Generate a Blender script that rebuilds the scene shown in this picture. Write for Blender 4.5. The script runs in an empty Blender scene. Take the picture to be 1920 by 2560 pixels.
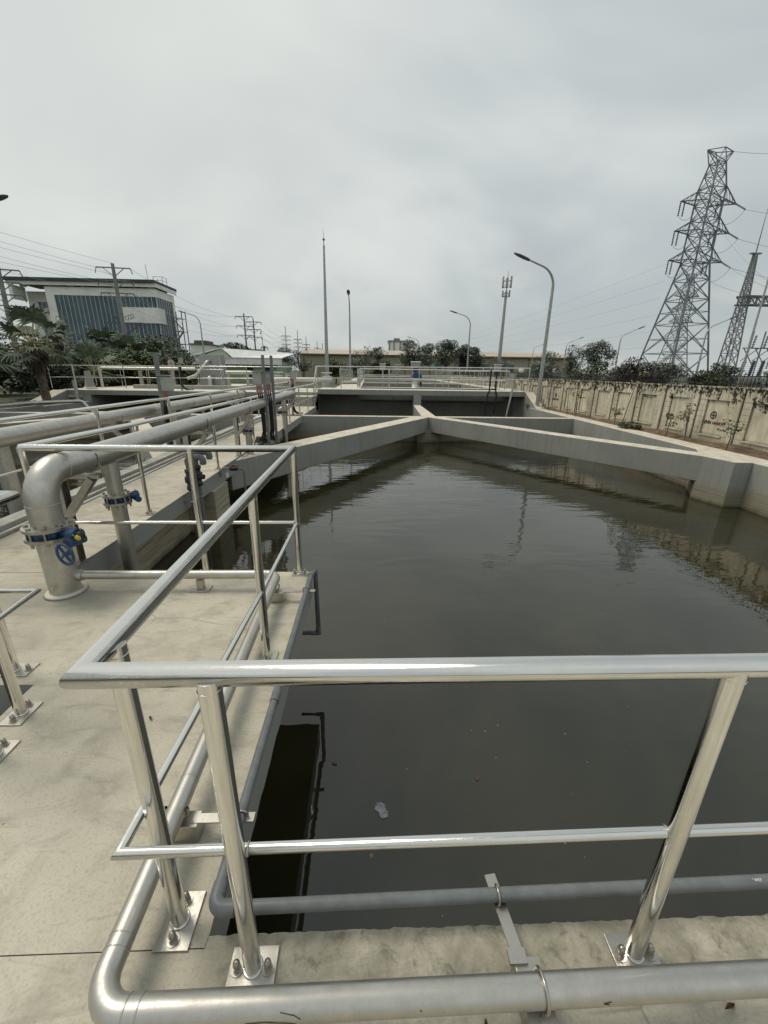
import bpy, bmesh, math, random
from mathutils import Vector, Matrix

random.seed(7)
S = bpy.context.scene
COL = S.collection
PI = math.pi

# ------------------------------------------------------------------ scene / camera / light
cam_d = bpy.data.cameras.new('camera')
cam = bpy.data.objects.new('camera', cam_d)
COL.objects.link(cam)
S.camera = cam
rot = Matrix(((0.99928, -0.00195, -0.03780), (-0.03509, 0.32641, -0.94458), (0.01418, 0.94523, 0.32610)))
cam.matrix_world = Matrix.Translation((0, 0, 1.65)) @ rot.to_4x4()
cam_d.sensor_fit = 'HORIZONTAL'
cam_d.sensor_width = 36.0
cam_d.lens = 19.125
cam_d.clip_start = 0.02
cam_d.clip_end = 6000
S.view_settings.view_transform = 'Standard'
S.view_settings.look = 'None'
S.view_settings.exposure = 0
S.view_settings.gamma = 1
try:
    S.cycles.use_denoising = True
    S.cycles.denoiser = 'OPENIMAGEDENOISE'
    S.cycles.max_bounces = 7
    S.cycles.caustics_reflective = False
    S.cycles.caustics_refractive = False
except Exception:
    pass

SUN_EL, SUN_AZ = math.radians(60), math.radians(-62)      # azimuth from +Y towards +X
sd = bpy.data.lights.new('sun', 'SUN')
sd.energy = 1.5
sd.angle = math.radians(22)
sd.color = (1.0, 0.93, 0.80)
so = bpy.data.objects.new('sun', sd)
COL.objects.link(so)
sv = Vector((math.sin(SUN_AZ) * math.cos(SUN_EL), math.cos(SUN_AZ) * math.cos(SUN_EL), math.sin(SUN_EL)))
so.rotation_euler = sv.to_track_quat('Z', 'Y').to_euler()
so.location = sv * 50


class G:
    """small node-graph helper"""
    def __init__(s, nt):
        s.nt = nt
        s.geo = None

    def n(s, t, **kw):
        nd = s.nt.nodes.new(t)
        for k, v in kw.items():
            setattr(nd, k, v)
        return nd

    def l(s, a, b):
        s.nt.links.new(a, b)

    def put(s, sock, v):
        if v is None:
            return
        if hasattr(v, 'is_output') or isinstance(v, bpy.types.NodeSocket):
            s.l(v, sock)
        else:
            if isinstance(v, (tuple, list)) and len(v) == 3 and sock.type == 'RGBA':
                v = (*v, 1)
            sock.default_value = v

    def pos(s):
        if s.geo is None:
            s.geo = s.n('ShaderNodeNewGeometry')
        return s.geo.outputs['Position']

    def normal(s):
        s.pos()
        return s.geo.outputs['Normal']

    def island(s):
        s.pos()
        return s.geo.outputs['Random Per Island']

    def obj(s):
        return s.n('ShaderNodeTexCoord').outputs['Object']

    def sc(s, v, k):
        nd = s.n('ShaderNodeMapping')
        s.put(nd.inputs['Vector'], v)
        nd.inputs['Scale'].default_value = k
        return nd.outputs[0]

    def noise(s, v, scale, detail=4, rough=0.55, dist=0.0):
        nd = s.n('ShaderNodeTexNoise')
        s.put(nd.inputs['Vector'], v)
        nd.inputs['Scale'].default_value = scale
        nd.inputs['Detail'].default_value = detail
        nd.inputs['Roughness'].default_value = rough
        nd.inputs['Distortion'].default_value = dist
        return nd.outputs[0]

    def vor(s, v, scale, feat='F1'):
        nd = s.n('ShaderNodeTexVoronoi')
        nd.feature = feat
        s.put(nd.inputs['Vector'], v)
        nd.inputs['Scale'].default_value = scale
        return nd.outputs['Distance']

    def mr(s, v, a, b, c=0.0, d=1.0, smooth=False):
        nd = s.n('ShaderNodeMapRange')
        if smooth:
            nd.interpolation_type = 'SMOOTHSTEP'
        s.put(nd.inputs['Value'], v)
        nd.inputs['From Min'].default_value = a
        nd.inputs['From Max'].default_value = b
        nd.inputs['To Min'].default_value = c
        nd.inputs['To Max'].default_value = d
        return nd.outputs[0]

    def m(s, op, a, b=None):
        nd = s.n('ShaderNodeMath')
        nd.operation = op
        s.put(nd.inputs[0], a)
        if b is not None:
            s.put(nd.inputs[1], b)
        return nd.outputs[0]

    def mix(s, f, a, b, mode='MIX'):
        nd = s.n('ShaderNodeMix')
        nd.data_type = 'RGBA'
        nd.blend_type = mode
        s.put(nd.inputs[0], f)
        s.put(nd.inputs[6], a)
        s.put(nd.inputs[7], b)
        return nd.outputs[2]

    def xyz(s, v):
        nd = s.n('ShaderNodeSeparateXYZ')
        s.put(nd.inputs[0], v)
        return nd.outputs

    def comb(s, x, y, z):
        nd = s.n('ShaderNodeCombineXYZ')
        s.put(nd.inputs[0], x)
        s.put(nd.inputs[1], y)
        s.put(nd.inputs[2], z)
        return nd.outputs[0]

    def bump(s, h, strength=0.3, dist=0.01):
        nd = s.n('ShaderNodeBump')
        s.put(nd.inputs['Height'], h)
        nd.inputs['Strength'].default_value = strength
        nd.inputs['Distance'].default_value = dist
        return nd.outputs[0]


# ------------------------------------------------------------------ world: hazy overcast sky
W = bpy.data.worlds.new('World')
S.world = W
W.use_nodes = True
g = G(W.node_tree)
W.node_tree.nodes.clear()
out = g.n('ShaderNodeOutputWorld')
bg = g.n('ShaderNodeBackground')
bg.inputs['Strength'].default_value = 0.1
sky = g.n('ShaderNodeTexSky')
sky.sky_type = 'NISHITA'
sky.sun_disc = False
sky.sun_elevation = SUN_EL
sky.sun_rotation = SUN_AZ
sky.air_density = 1.5
sky.dust_density = 4.0
tc = g.n('ShaderNodeTexCoord').outputs['Generated']
x, y, z = g.xyz(tc)
zz = g.m('ADD', g.m('MAXIMUM', z, 0.0), 0.28)
dome = g.comb(g.m('DIVIDE', x, zz), g.m('DIVIDE', y, zz), 0.0)
n1 = g.noise(dome, 0.72, 4, 0.48, 0.5)
n2 = g.noise(g.sc(dome, (1.0, 0.8, 1.0)), 2.2, 4, 0.5, 0.2)
n3 = g.noise(g.sc(tc, (1, 1, 2.2)), 5.0, 5, 0.55, 0.3)
c1 = g.mix(g.mr(n1, 0.38, 0.64, smooth=True), (4.75, 5.3, 5.5), (7.5, 7.8, 7.55))
c2 = g.mix(g.m('MULTIPLY', g.mr(n2, 0.5, 0.72, smooth=True), 0.35), c1, (4.5, 4.8, 5.15))
low = g.mr(z, 0.0, 0.22, 1.0, 0.0, smooth=True)
c3 = g.mix(g.m('MULTIPLY', low, 0.55), c2, (4.8, 5.25, 5.15))
puff = g.m('MULTIPLY', g.mr(n3, 0.56, 0.68, smooth=True), g.mr(z, 0.05, 0.34, 1.0, 0.0))
c4 = g.mix(g.m('MULTIPLY', puff, 0.4), c3, (7.1, 7.1, 6.6))
glow = g.n('ShaderNodeVectorMath')
glow.operation = 'DOT_PRODUCT'
g.l(tc, glow.inputs[0])
glow.inputs[1].default_value = Vector((-0.42, 0.70, 0.58)).normalized()
c5 = g.mix(g.m('MULTIPLY', g.mr(glow.outputs['Value'], 0.78, 1.0, 0, 1, True), 0.55), c4, (8.4, 8.5, 7.9))
mixed = g.mix(0.94, sky.outputs[0], c5)
g.l(mixed, bg.inputs['Color'])
g.l(bg.outputs[0], out.inputs['Surface'])


# ------------------------------------------------------------------ materials
def newmat(name):
    m = bpy.data.materials.new(name)
    m.use_nodes = True
    nt = m.node_tree
    b = nt.nodes['Principled BSDF']
    return m, G(nt), b


def simple(name, col, rough=0.6, metal=0.0, var=0.12, scale=6.0, bump=0.0, bscale=40.0, coords='pos', rvar=0.0, spec=None):
    m, g, b = newmat(name)
    v = g.pos() if coords == 'pos' else g.obj()
    n = g.noise(v, scale, 5, 0.6)
    dark = tuple(c * (1 - var * 1.6) for c in col)
    lite = tuple(min(1, c * (1 + var)) for c in col)
    g.l(g.mix(g.mr(n, 0.3, 0.7), dark, lite), b.inputs['Base Color'])
    b.inputs['Roughness'].default_value = rough
    b.inputs['Metallic'].default_value = metal
    if spec is not None:
        b.inputs['Specular IOR Level'].default_value = spec
    if rvar:
        g.l(g.mr(g.noise(v, scale * 2.3, 5, 0.7), 0.3, 0.7, max(0.02, rough - rvar), min(1, rough + rvar)), b.inputs['Roughness'])
    if bump:
        g.l(g.bump(g.noise(v, bscale, 4, 0.6), bump, 0.01), b.inputs['Normal'])
    return m


def mat_deck():
    m, g, b = newmat('deck_concrete')
    p = g.pos()
    big = g.noise(p, 0.9, 5, 0.6, 0.4)
    mid = g.noise(p, 5.0, 6, 0.65, 0.3)
    fine = g.noise(p, 90, 3, 0.6)
    c = g.mix(g.mr(big, 0.3, 0.7), (0.47, 0.43, 0.335), (0.74, 0.68, 0.54))
    c = g.mix(g.mr(mid, 0.5, 0.72, 0, 0.6), c, (0.33, 0.30, 0.235))
    c = g.mix(g.mr(fine, 0.5, 0.72, 0, 0.4), c, (0.27, 0.245, 0.2))
    grain = g.noise(p, 420, 2, 0.6)
    c = g.mix(g.mr(grain, 0.5, 0.75, 0, 0.45), c, (0.24, 0.22, 0.18))
    trow = g.noise(g.sc(p, (1.2, 4.0, 1)), 2.6, 5, 0.7, 0.8)                # trowel smears
    c = g.mix(g.mr(trow, 0.52, 0.68, 0, 0.5), c, (0.27, 0.255, 0.21))
    warp = g.mix(0.16, p, g.n('ShaderNodeTexNoise').outputs['Color'])
    cr = g.vor(warp, 1.15, 'DISTANCE_TO_EDGE')
    crm = g.m('MULTIPLY', g.mr(cr, 0.0, 0.006, 1.0, 0.0), g.mr(g.noise(p, 1.3, 2), 0.52, 0.6))
    c = g.mix(g.m('MULTIPLY', crm, 0.55), c, (0.17, 0.15, 0.12))
    spots = g.vor(p, 16.0)
    c = g.mix(g.m('MULTIPLY', g.mr(spots, 0.05, 0.085, 1.0, 0.0), g.mr(g.noise(p, 3.1, 2), 0.55, 0.62, 0, 0.7)), c, (0.12, 0.105, 0.09))
    wet = g.n('ShaderNodeVectorMath')
    wet.operation = 'DISTANCE'
    g.l(g.sc(p, (0.55, 1.35, 1)), wet.inputs[0])
    wet.inputs[1].default_value = (-1.34, 3.74, 0)
    wm = g.m('MULTIPLY', g.mr(g.m('ADD', wet.outputs['Value'], g.m('MULTIPLY', mid, 0.5)), 0.38, 0.66, 1.0, 0.0), 0.55)
    c = g.mix(wm, c, (0.24, 0.24, 0.205))
    yy = g.xyz(p)[1]
    xx = g.xyz(p)[0]
    kerbm = g.m('MULTIPLY', g.m('MULTIPLY', g.mr(yy, 0.55, 0.68, 0, 1), g.mr(yy, 0.80, 0.84, 1, 0)), g.mr(xx, -.55, -.35, 0, 1))
    blot = g.noise(p, 7.0, 6, 0.7, 0.6)
    c = g.mix(g.m('MULTIPLY', kerbm, g.mr(blot, 0.40, 0.62, 0.25, 0.8)), c, (0.235, 0.22, 0.16))
    blot2 = g.noise(p, 16.0, 5, 0.7, 0.4)
    c = g.mix(g.m('MULTIPLY', kerbm, g.mr(blot2, 0.54, 0.66, 0, 0.6)), c, (0.12, 0.115, 0.085))
    nz = g.xyz(g.normal())[2]
    c = g.mix(g.mr(nz, 0.2, 0.6, 1.0, 0.0), c, (0.31, 0.315, 0.285))  # slab sides greyed by facing, their shade put into the colour
    g.l(c, b.inputs['Base Color'])
    b.inputs['Roughness'].default_value = 0.85
    b.inputs['Specular IOR Level'].default_value = 0.3
    h = g.m('ADD', g.m('MULTIPLY', mid, 0.6), g.m('MULTIPLY', fine, 0.25))
    g.l(g.bump(h, 0.5, 0.008), b.inputs['Normal'])
    return m


def mat_conc(name, side, top, stain=True, tidecol=(0.285, 0.25, 0.165), tz=(-.62, -.36)):
    """grey rendered concrete with top light put into a paler, warmer top face, rain streaks and tide marks above the water"""
    m, g, b = newmat(name)
    p = g.pos()
    x, y, z = g.xyz(p)
    nz = g.xyz(g.normal())[2]
    big = g.noise(p, 0.7, 4, 0.6)
    streak = g.noise(g.sc(p, (5.0, 5.0, 0.35)), 1.4, 6, 0.65, 0.2)
    fine = g.noise(p, 45, 4, 0.6)
    s = g.mix(g.mr(big, 0.3, 0.7), tuple(c * 0.86 for c in side), tuple(c * 1.1 for c in side))
    s = g.mix(g.mr(streak, 0.52, 0.76, 0, 0.6), s, tuple(c * 0.6 for c in side))
    s = g.mix(g.mr(streak, 0.22, 0.40, 0.3, 0), s, tuple(min(1, c * 1.25) for c in side))
    ln = g.m('FRACT', g.m('DIVIDE', g.m('ADD', g.m('ADD', x, y), 50.3), 1.37))
    s = g.mix(g.m('MULTIPLY', g.mr(ln, .0, .022, .5, 0), g.mr(fine, .3, .6)), s, tuple(c * .5 for c in side))
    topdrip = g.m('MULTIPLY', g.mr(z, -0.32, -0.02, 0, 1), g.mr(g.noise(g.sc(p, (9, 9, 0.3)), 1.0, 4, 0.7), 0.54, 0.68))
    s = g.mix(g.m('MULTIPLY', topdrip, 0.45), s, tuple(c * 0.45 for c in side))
    if stain:
        zz = g.m('ADD', z, g.m('MULTIPLY', g.noise(g.sc(p, (1, 1, .2)), 2.5, 4, .6), 0.22))
        tide = g.mr(zz, tz[0], tz[1], 1.0, 0.0)
        s = g.mix(g.m('MULTIPLY', tide, 0.78), s, tidecol)
        band = g.noise(g.sc(p, (.3, .3, 9)), 3.0, 4, .6)
        s = g.mix(g.m('MULTIPLY', g.mr(band, .5, .66, 0, .6), tide), s, (0.12, 0.10, 0.065))
        s = g.mix(g.mr(zz, -0.86, -0.74, .85, 0.0), s, (0.05, 0.045, 0.03))
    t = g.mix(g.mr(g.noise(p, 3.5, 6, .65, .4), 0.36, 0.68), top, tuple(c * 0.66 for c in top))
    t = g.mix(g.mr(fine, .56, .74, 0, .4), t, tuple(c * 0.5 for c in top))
    c = g.mix(g.mr(nz, 0.35, 0.6), s, t)  # paler top by facing: light from above put into the colour
    g.l(c, b.inputs['Base Color'])
    b.inputs['Roughness'].default_value = 0.88
    b.inputs['Specular IOR Level'].default_value = 0.25
    g.l(g.bump(g.m('ADD', fine, g.m('MULTIPLY', streak, .5)), 0.28, 0.006), b.inputs['Normal'])
    return m


def mat_water():
    m, g, b = newmat('tank_water')
    p = g.pos()
    cl = g.noise(p, 0.55, 4, 0.6, 0.6)
    c = g.mix(g.mr(cl, 0.3, 0.72), (0.016, 0.0153, 0.0075), (0.041, 0.0385, 0.0195))
    g.l(c, b.inputs['Base Color'])
    b.inputs['Roughness'].default_value = 0.0
    b.inputs['IOR'].default_value = 1.64
    y = g.xyz(p)[1]
    far = g.mr(y, 2.0, 9.0, 0.32, 1.0)
    rip = g.noise(g.sc(p, (0.6, 1.9, 1)), 1.7, 3, 0.5, 0.8)
    rip2 = g.noise(g.sc(p, (0.7, 2.2, 1)), 6.0, 2, 0.5, 0.4)
    h = g.m('MULTIPLY', g.m('ADD', g.m('MULTIPLY', rip, 1.0), g.m('MULTIPLY', rip2, 0.10)), far)
    g.l(g.bump(h, 0.45, 0.019), b.inputs['Normal'])
    return m


def mat_steel(name, col, rough, scratch=0.08, dirt=0.3):
    m, g, b = newmat(name)
    p = g.pos()
    n = g.noise(p, 14, 6, 0.7, 0.3)
    n2 = g.noise(p, 160, 3, 0.6)
    n3 = g.noise(p, 3.0, 5, 0.65)
    c = g.mix(g.mr(n, 0.38, 0.72, 0, dirt), col, tuple(k * 0.55 for k in col))
    c = g.mix(g.mr(n3, 0.5, 0.75, 0, dirt), c, (col[0] * 0.72, col[1] * 0.66, col[2] * 0.55))
    c = g.mix(g.mr(n2, 0.62, 0.75, 0, 0.22), c, tuple(k * 0.5 for k in col))
    g.l(c, b.inputs['Base Color'])
    b.inputs['Metallic'].default_value = 1.0
    r = g.mr(g.m('ADD', g.m('MULTIPLY', n, 0.6), g.m('MULTIPLY', n2, 0.4)), 0.35, 0.65, rough - scratch, rough + scratch * 1.4)
    g.l(r, b.inputs['Roughness'])
    return m


def mat_plaster():
    m, g, b = newmat('mouldy_plaster')
    p = g.pos()
    x, y, z = g.xyz(p)
    big = g.noise(p, 1.2, 5, .6, .4)
    c = g.mix(g.mr(big, .3, .7), (0.53, 0.48, 0.355), (0.77, 0.71, 0.555))
    grime = g.noise(g.sc(p, (4, 4, .6)), 2.0, 6, .7, .6)
    c = g.mix(g.mr(grime, .46, .68, 0, .7), c, (0.27, 0.235, 0.16))
    streak = g.noise(g.sc(p, (7, 7, .35)), 1.7, 5, .7)
    c = g.mix(g.m('MULTIPLY', g.mr(streak, .52, .74), g.mr(z, 0.0, 1.0, .2, .5)), c, (0.17, 0.155, 0.115))
    edge = g.m('ADD', z, g.m('MULTIPLY', g.m('SUBTRACT', g.noise(g.sc(p, (1.6, 1.6, 1.3)), 1.7, 9, .7, .5), .5), 1.9))
    black = g.mr(edge, 1.07, 1.17, 0, 1)
    flake = g.mr(g.noise(g.sc(p, (4, 4, 3.2)), 3.2, 6, .65), .45, .52)
    c = g.mix(g.m('MULTIPLY', black, flake), c, (0.045, 0.042, 0.034))
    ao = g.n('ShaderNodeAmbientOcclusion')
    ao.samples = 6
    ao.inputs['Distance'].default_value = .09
    c = g.mix(g.mr(ao.outputs['AO'], .35, .85, .8, 0), c, (0.075, 0.065, 0.045))  # recess shade painted in from occlusion, along with crevice dirt
    foot = g.mr(g.m('ADD', z, g.m('MULTIPLY', grime, .35)), 0.10, 0.32, .5, 0)
    c = g.mix(foot, c, (0.30, 0.19, 0.085))
    g.l(c, b.inputs['Base Color'])
    b.inputs['Roughness'].default_value = .92
    b.inputs['Specular IOR Level'].default_value = .2
    g.l(g.bump(g.noise(p, 30, 5, .65), .4, .008), b.inputs['Normal'])
    return m


def mat_leaf(name, dark, mid, lite, rough=0.6):
    m, g, b = newmat(name)
    r = g.island()
    n = g.noise(g.pos(), 0.9, 3, .6)
    c = g.mix(r, dark, mid)
    c = g.mix(g.m('MULTIPLY', g.mr(n, .42, .66), g.mr(r, .3, 1, .2, 1)), c, lite)
    g.l(c, b.inputs['Base Color'])
    b.inputs['Roughness'].default_value = rough
    b.inputs['Specular IOR Level'].default_value = .25
    return m


def mat_ground():
    m, g, b = newmat('dry_ground')
    p = g.pos()
    n = g.noise(p, .25, 6, .65)
    n2 = g.noise(p, 3.0, 5, .7)
    c = g.mix(g.mr(n, .4, .6), (0.05, 0.062, 0.028), (0.115, 0.115, 0.07))
    c = g.mix(g.mr(n2, .4, .7, 0, .6), c, (0.08, 0.075, 0.045))
    g.l(c, b.inputs['Base Color'])
    b.inputs['Roughness'].default_value = .95
    return m


def mat_glass_wall():
    m, g, b = newmat('curtain_glass')
    p = g.pos()
    n = g.noise(g.sc(p, (.5, .5, .25)), 1.0, 3, .6)
    c = g.mix(g.mr(n, .35, .65), (0.018, 0.050, 0.072), (0.045, 0.105, 0.14))
    g.l(c, b.inputs['Base Color'])
    b.inputs['Roughness'].default_value = .12
    b.inputs['Specular IOR Level'].default_value = .7
    return m


MT = {}
MT['deck'] = mat_deck()
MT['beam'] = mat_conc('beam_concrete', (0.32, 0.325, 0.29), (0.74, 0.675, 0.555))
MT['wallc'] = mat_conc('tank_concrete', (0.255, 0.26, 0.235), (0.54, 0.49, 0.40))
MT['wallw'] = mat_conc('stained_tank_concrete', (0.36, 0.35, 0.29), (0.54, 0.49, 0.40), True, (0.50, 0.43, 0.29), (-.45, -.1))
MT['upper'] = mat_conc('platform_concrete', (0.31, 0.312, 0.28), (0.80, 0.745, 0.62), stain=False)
MT['water'] = mat_water()
MT['rail'] = mat_steel('polished_stainless', (0.77, 0.76, 0.72), 0.13, .05, .14)
MT['pipe'] = mat_steel('brushed_stainless', (0.57, 0.555, 0.51), 0.42, .1, .4)
MT['plate'] = mat_steel('plate_steel', (0.52, 0.50, 0.45), 0.38, .12, .5)
MT['post'] = simple('dull_post_steel', (0.22, 0.23, 0.22), .5, .4, .15, 5)
MT['galv'] = simple('galvanised_steel', (0.42, 0.43, 0.41), .5, .6, .18, 8)
MT['lattice'] = simple('lattice_steel', (0.20, 0.225, 0.24), .6, .3, .25, .8)  # lightened: distance haze put into the steel colour
MT['latticep'] = simple('pale_lattice_steel', (0.28, 0.30, 0.31), .6, .2, .2, .8)  # paler copy of the lattice steel with more distance haze in its colour
MT['pvc'] = simple('grey_pvc', (0.165, 0.178, 0.178), .42, 0, .14, 18, .05, 90, rvar=.1)
MT['pvcd'] = simple('dark_pvc', (0.028, 0.034, 0.042), .45, 0, .2, 20)
MT['blue'] = simple('blue_enamel', (0.026, 0.072, 0.185), .45, 0, .5, 26, .06, 60, rvar=.12)
MT['yellow'] = simple('yellow_plastic', (0.62, 0.50, 0.03), .4)
MT['black'] = simple('black_rubber', (0.012, 0.012, 0.013), .5)
MT['bolt'] = mat_steel('bolt_steel', (0.50, 0.47, 0.42), .3, .1, .4)
MT['rust'] = simple('rusty_bolt', (0.10, 0.075, 0.055), .7, .3, .3, 50)
MT['pink'] = simple('pink_cable', (0.36, 0.17, 0.15), .6)
MT['red'] = simple('red_plastic', (0.38, 0.06, 0.05), .5)
MT['box'] = simple('grey_box', (0.42, 0.42, 0.385), .5, 0, .1, 9)
MT['white'] = simple('white_paint', (0.84, 0.84, 0.80), .55, 0, .1, 1.5)
MT['white2'] = simple('weathered_white_wall', (0.86, 0.86, 0.82), .8, 0, .10, .35)
MT['white3'] = simple('shaded_white_wall', (0.74, 0.75, 0.71), .8, 0, .12, .35)  # duller copy of the white wall, shade put into the colour
MT['roofdark'] = simple('dark_roof', (0.045, 0.055, 0.062), .6, 0, .2, .5)
MT['mullion'] = simple('aluminium_mullion', (0.50, 0.54, 0.54), .5)
MT['glass'] = mat_glass_wall()
MT['green'] = simple('pale_green_wall', (0.36, 0.46, 0.30), .8, 0, .08, .8)
MT['cream'] = simple('cream_wall', (0.34, 0.315, 0.225), .85, 0, .12, .12)
MT['tan'] = simple('tan_roof_sheet', (0.50, 0.415, 0.32), .75, 0, .12, .2)
MT['eave'] = simple('dark_gutter', (0.13, 0.12, 0.10), .8)
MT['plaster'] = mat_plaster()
MT['soil'] = simple('red_soil', (0.165, 0.115, 0.072), .95, 0, .35, 7, .8, 12)
MT['ground'] = mat_ground()
MT['bark'] = simple('grey_bark', (0.13, 0.115, 0.095), .9, 0, .3, 4)
MT['palmbark'] = simple('palm_bark', (0.145, 0.115, 0.085), .95, 0, .4, 6, .6, 10)
MT['skirt'] = mat_leaf('dead_palm_skirt', (0.05, 0.04, 0.028), (0.10, 0.078, 0.05), (0.15, 0.12, 0.08))
MT['concpole'] = simple('concrete_pole', (0.27, 0.26, 0.235), .9, 0, .15, 1.5)
MT['wire'] = simple('wire_grey', (0.36, 0.375, 0.375), .7)  # wire colour lightened to carry the distance haze
MT['leaf'] = mat_leaf('tree_leaf', (0.042, 0.060, 0.027), (0.104, 0.134, 0.060), (0.21, 0.245, 0.115))
MT['leafb'] = mat_leaf('bluish_leaf', (0.06, 0.08, 0.06), (0.115, 0.148, 0.105), (0.19, 0.225, 0.155))
MT['leafh'] = mat_leaf('haze_tinted_leaf', (0.13, 0.155, 0.125), (0.20, 0.235, 0.185), (0.28, 0.31, 0.24))  # air haze mixed into the leaf colours of far trees
MT['leafg'] = mat_leaf('fresh_leaf', (0.045, 0.06, 0.02), (0.095, 0.12, 0.042), (0.17, 0.20, 0.085))
MT['leafd'] = mat_leaf('maroon_dark_leaf', (0.034, 0.025, 0.020), (0.072, 0.052, 0.042), (0.11, 0.088, 0.066))
MT['leafy'] = mat_leaf('yellowing_leaf', (0.20, 0.19, 0.075), (0.36, 0.33, 0.16), (0.50, 0.46, 0.28))
MT['palm'] = mat_leaf('palm_leaf', (0.065, 0.086, 0.056), (0.135, 0.168, 0.105), (0.23, 0.265, 0.18))  # frond colours lifted a little for haze
MT['scum'] = simple('pale_scum', (0.22, 0.24, 0.25), .8, 0, .4, 45, .5, 60)
MT['bscum'] = simple('brown_scum', (0.085, 0.055, 0.03), .9, 0, .5, 5, .6, 16)
MT['navy'] = simple('navy_letter_paint', (0.012, 0.016, 0.035), .7)
MT['redpaint'] = simple('dark_red_letter_paint', (0.14, 0.035, 0.03), .7)
MT['maroon'] = simple('maroon_emblem_paint', (0.11, 0.045, 0.035), .7)
MT['skin'] = simple('skin', (0.30, 0.18, 0.12), .6)
MT['shirt'] = simple('lilac_grey_shirt', (0.34, 0.33, 0.36), .85, 0, .15, 9)
MT['trouser'] = simple('dark_trousers', (0.06, 0.068, 0.085), .9)
MT['hair'] = simple('black_hair', (0.012, 0.011, 0.010), .6)
MT['screen'] = simple('grey_machine_panel', (0.30, 0.305, 0.295), .5, .3, .08, 2)
MT['lamp'] = simple('lamp_head_dark', (0.095, 0.102, 0.11), .5)  # dark grey raised for haze over the far lamps
MT['shade'] = simple('dark_opening', (0.03, 0.034, 0.036), .8)  # near black: painted inner shade of openings, also shoes and a dark post
MT['dryleaf'] = simple('dry_leaf', (0.13, 0.06, 0.03), .8)
MT['lampglass'] = simple('white_globe_glass', (0.75, 0.75, 0.72), .3)


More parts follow.
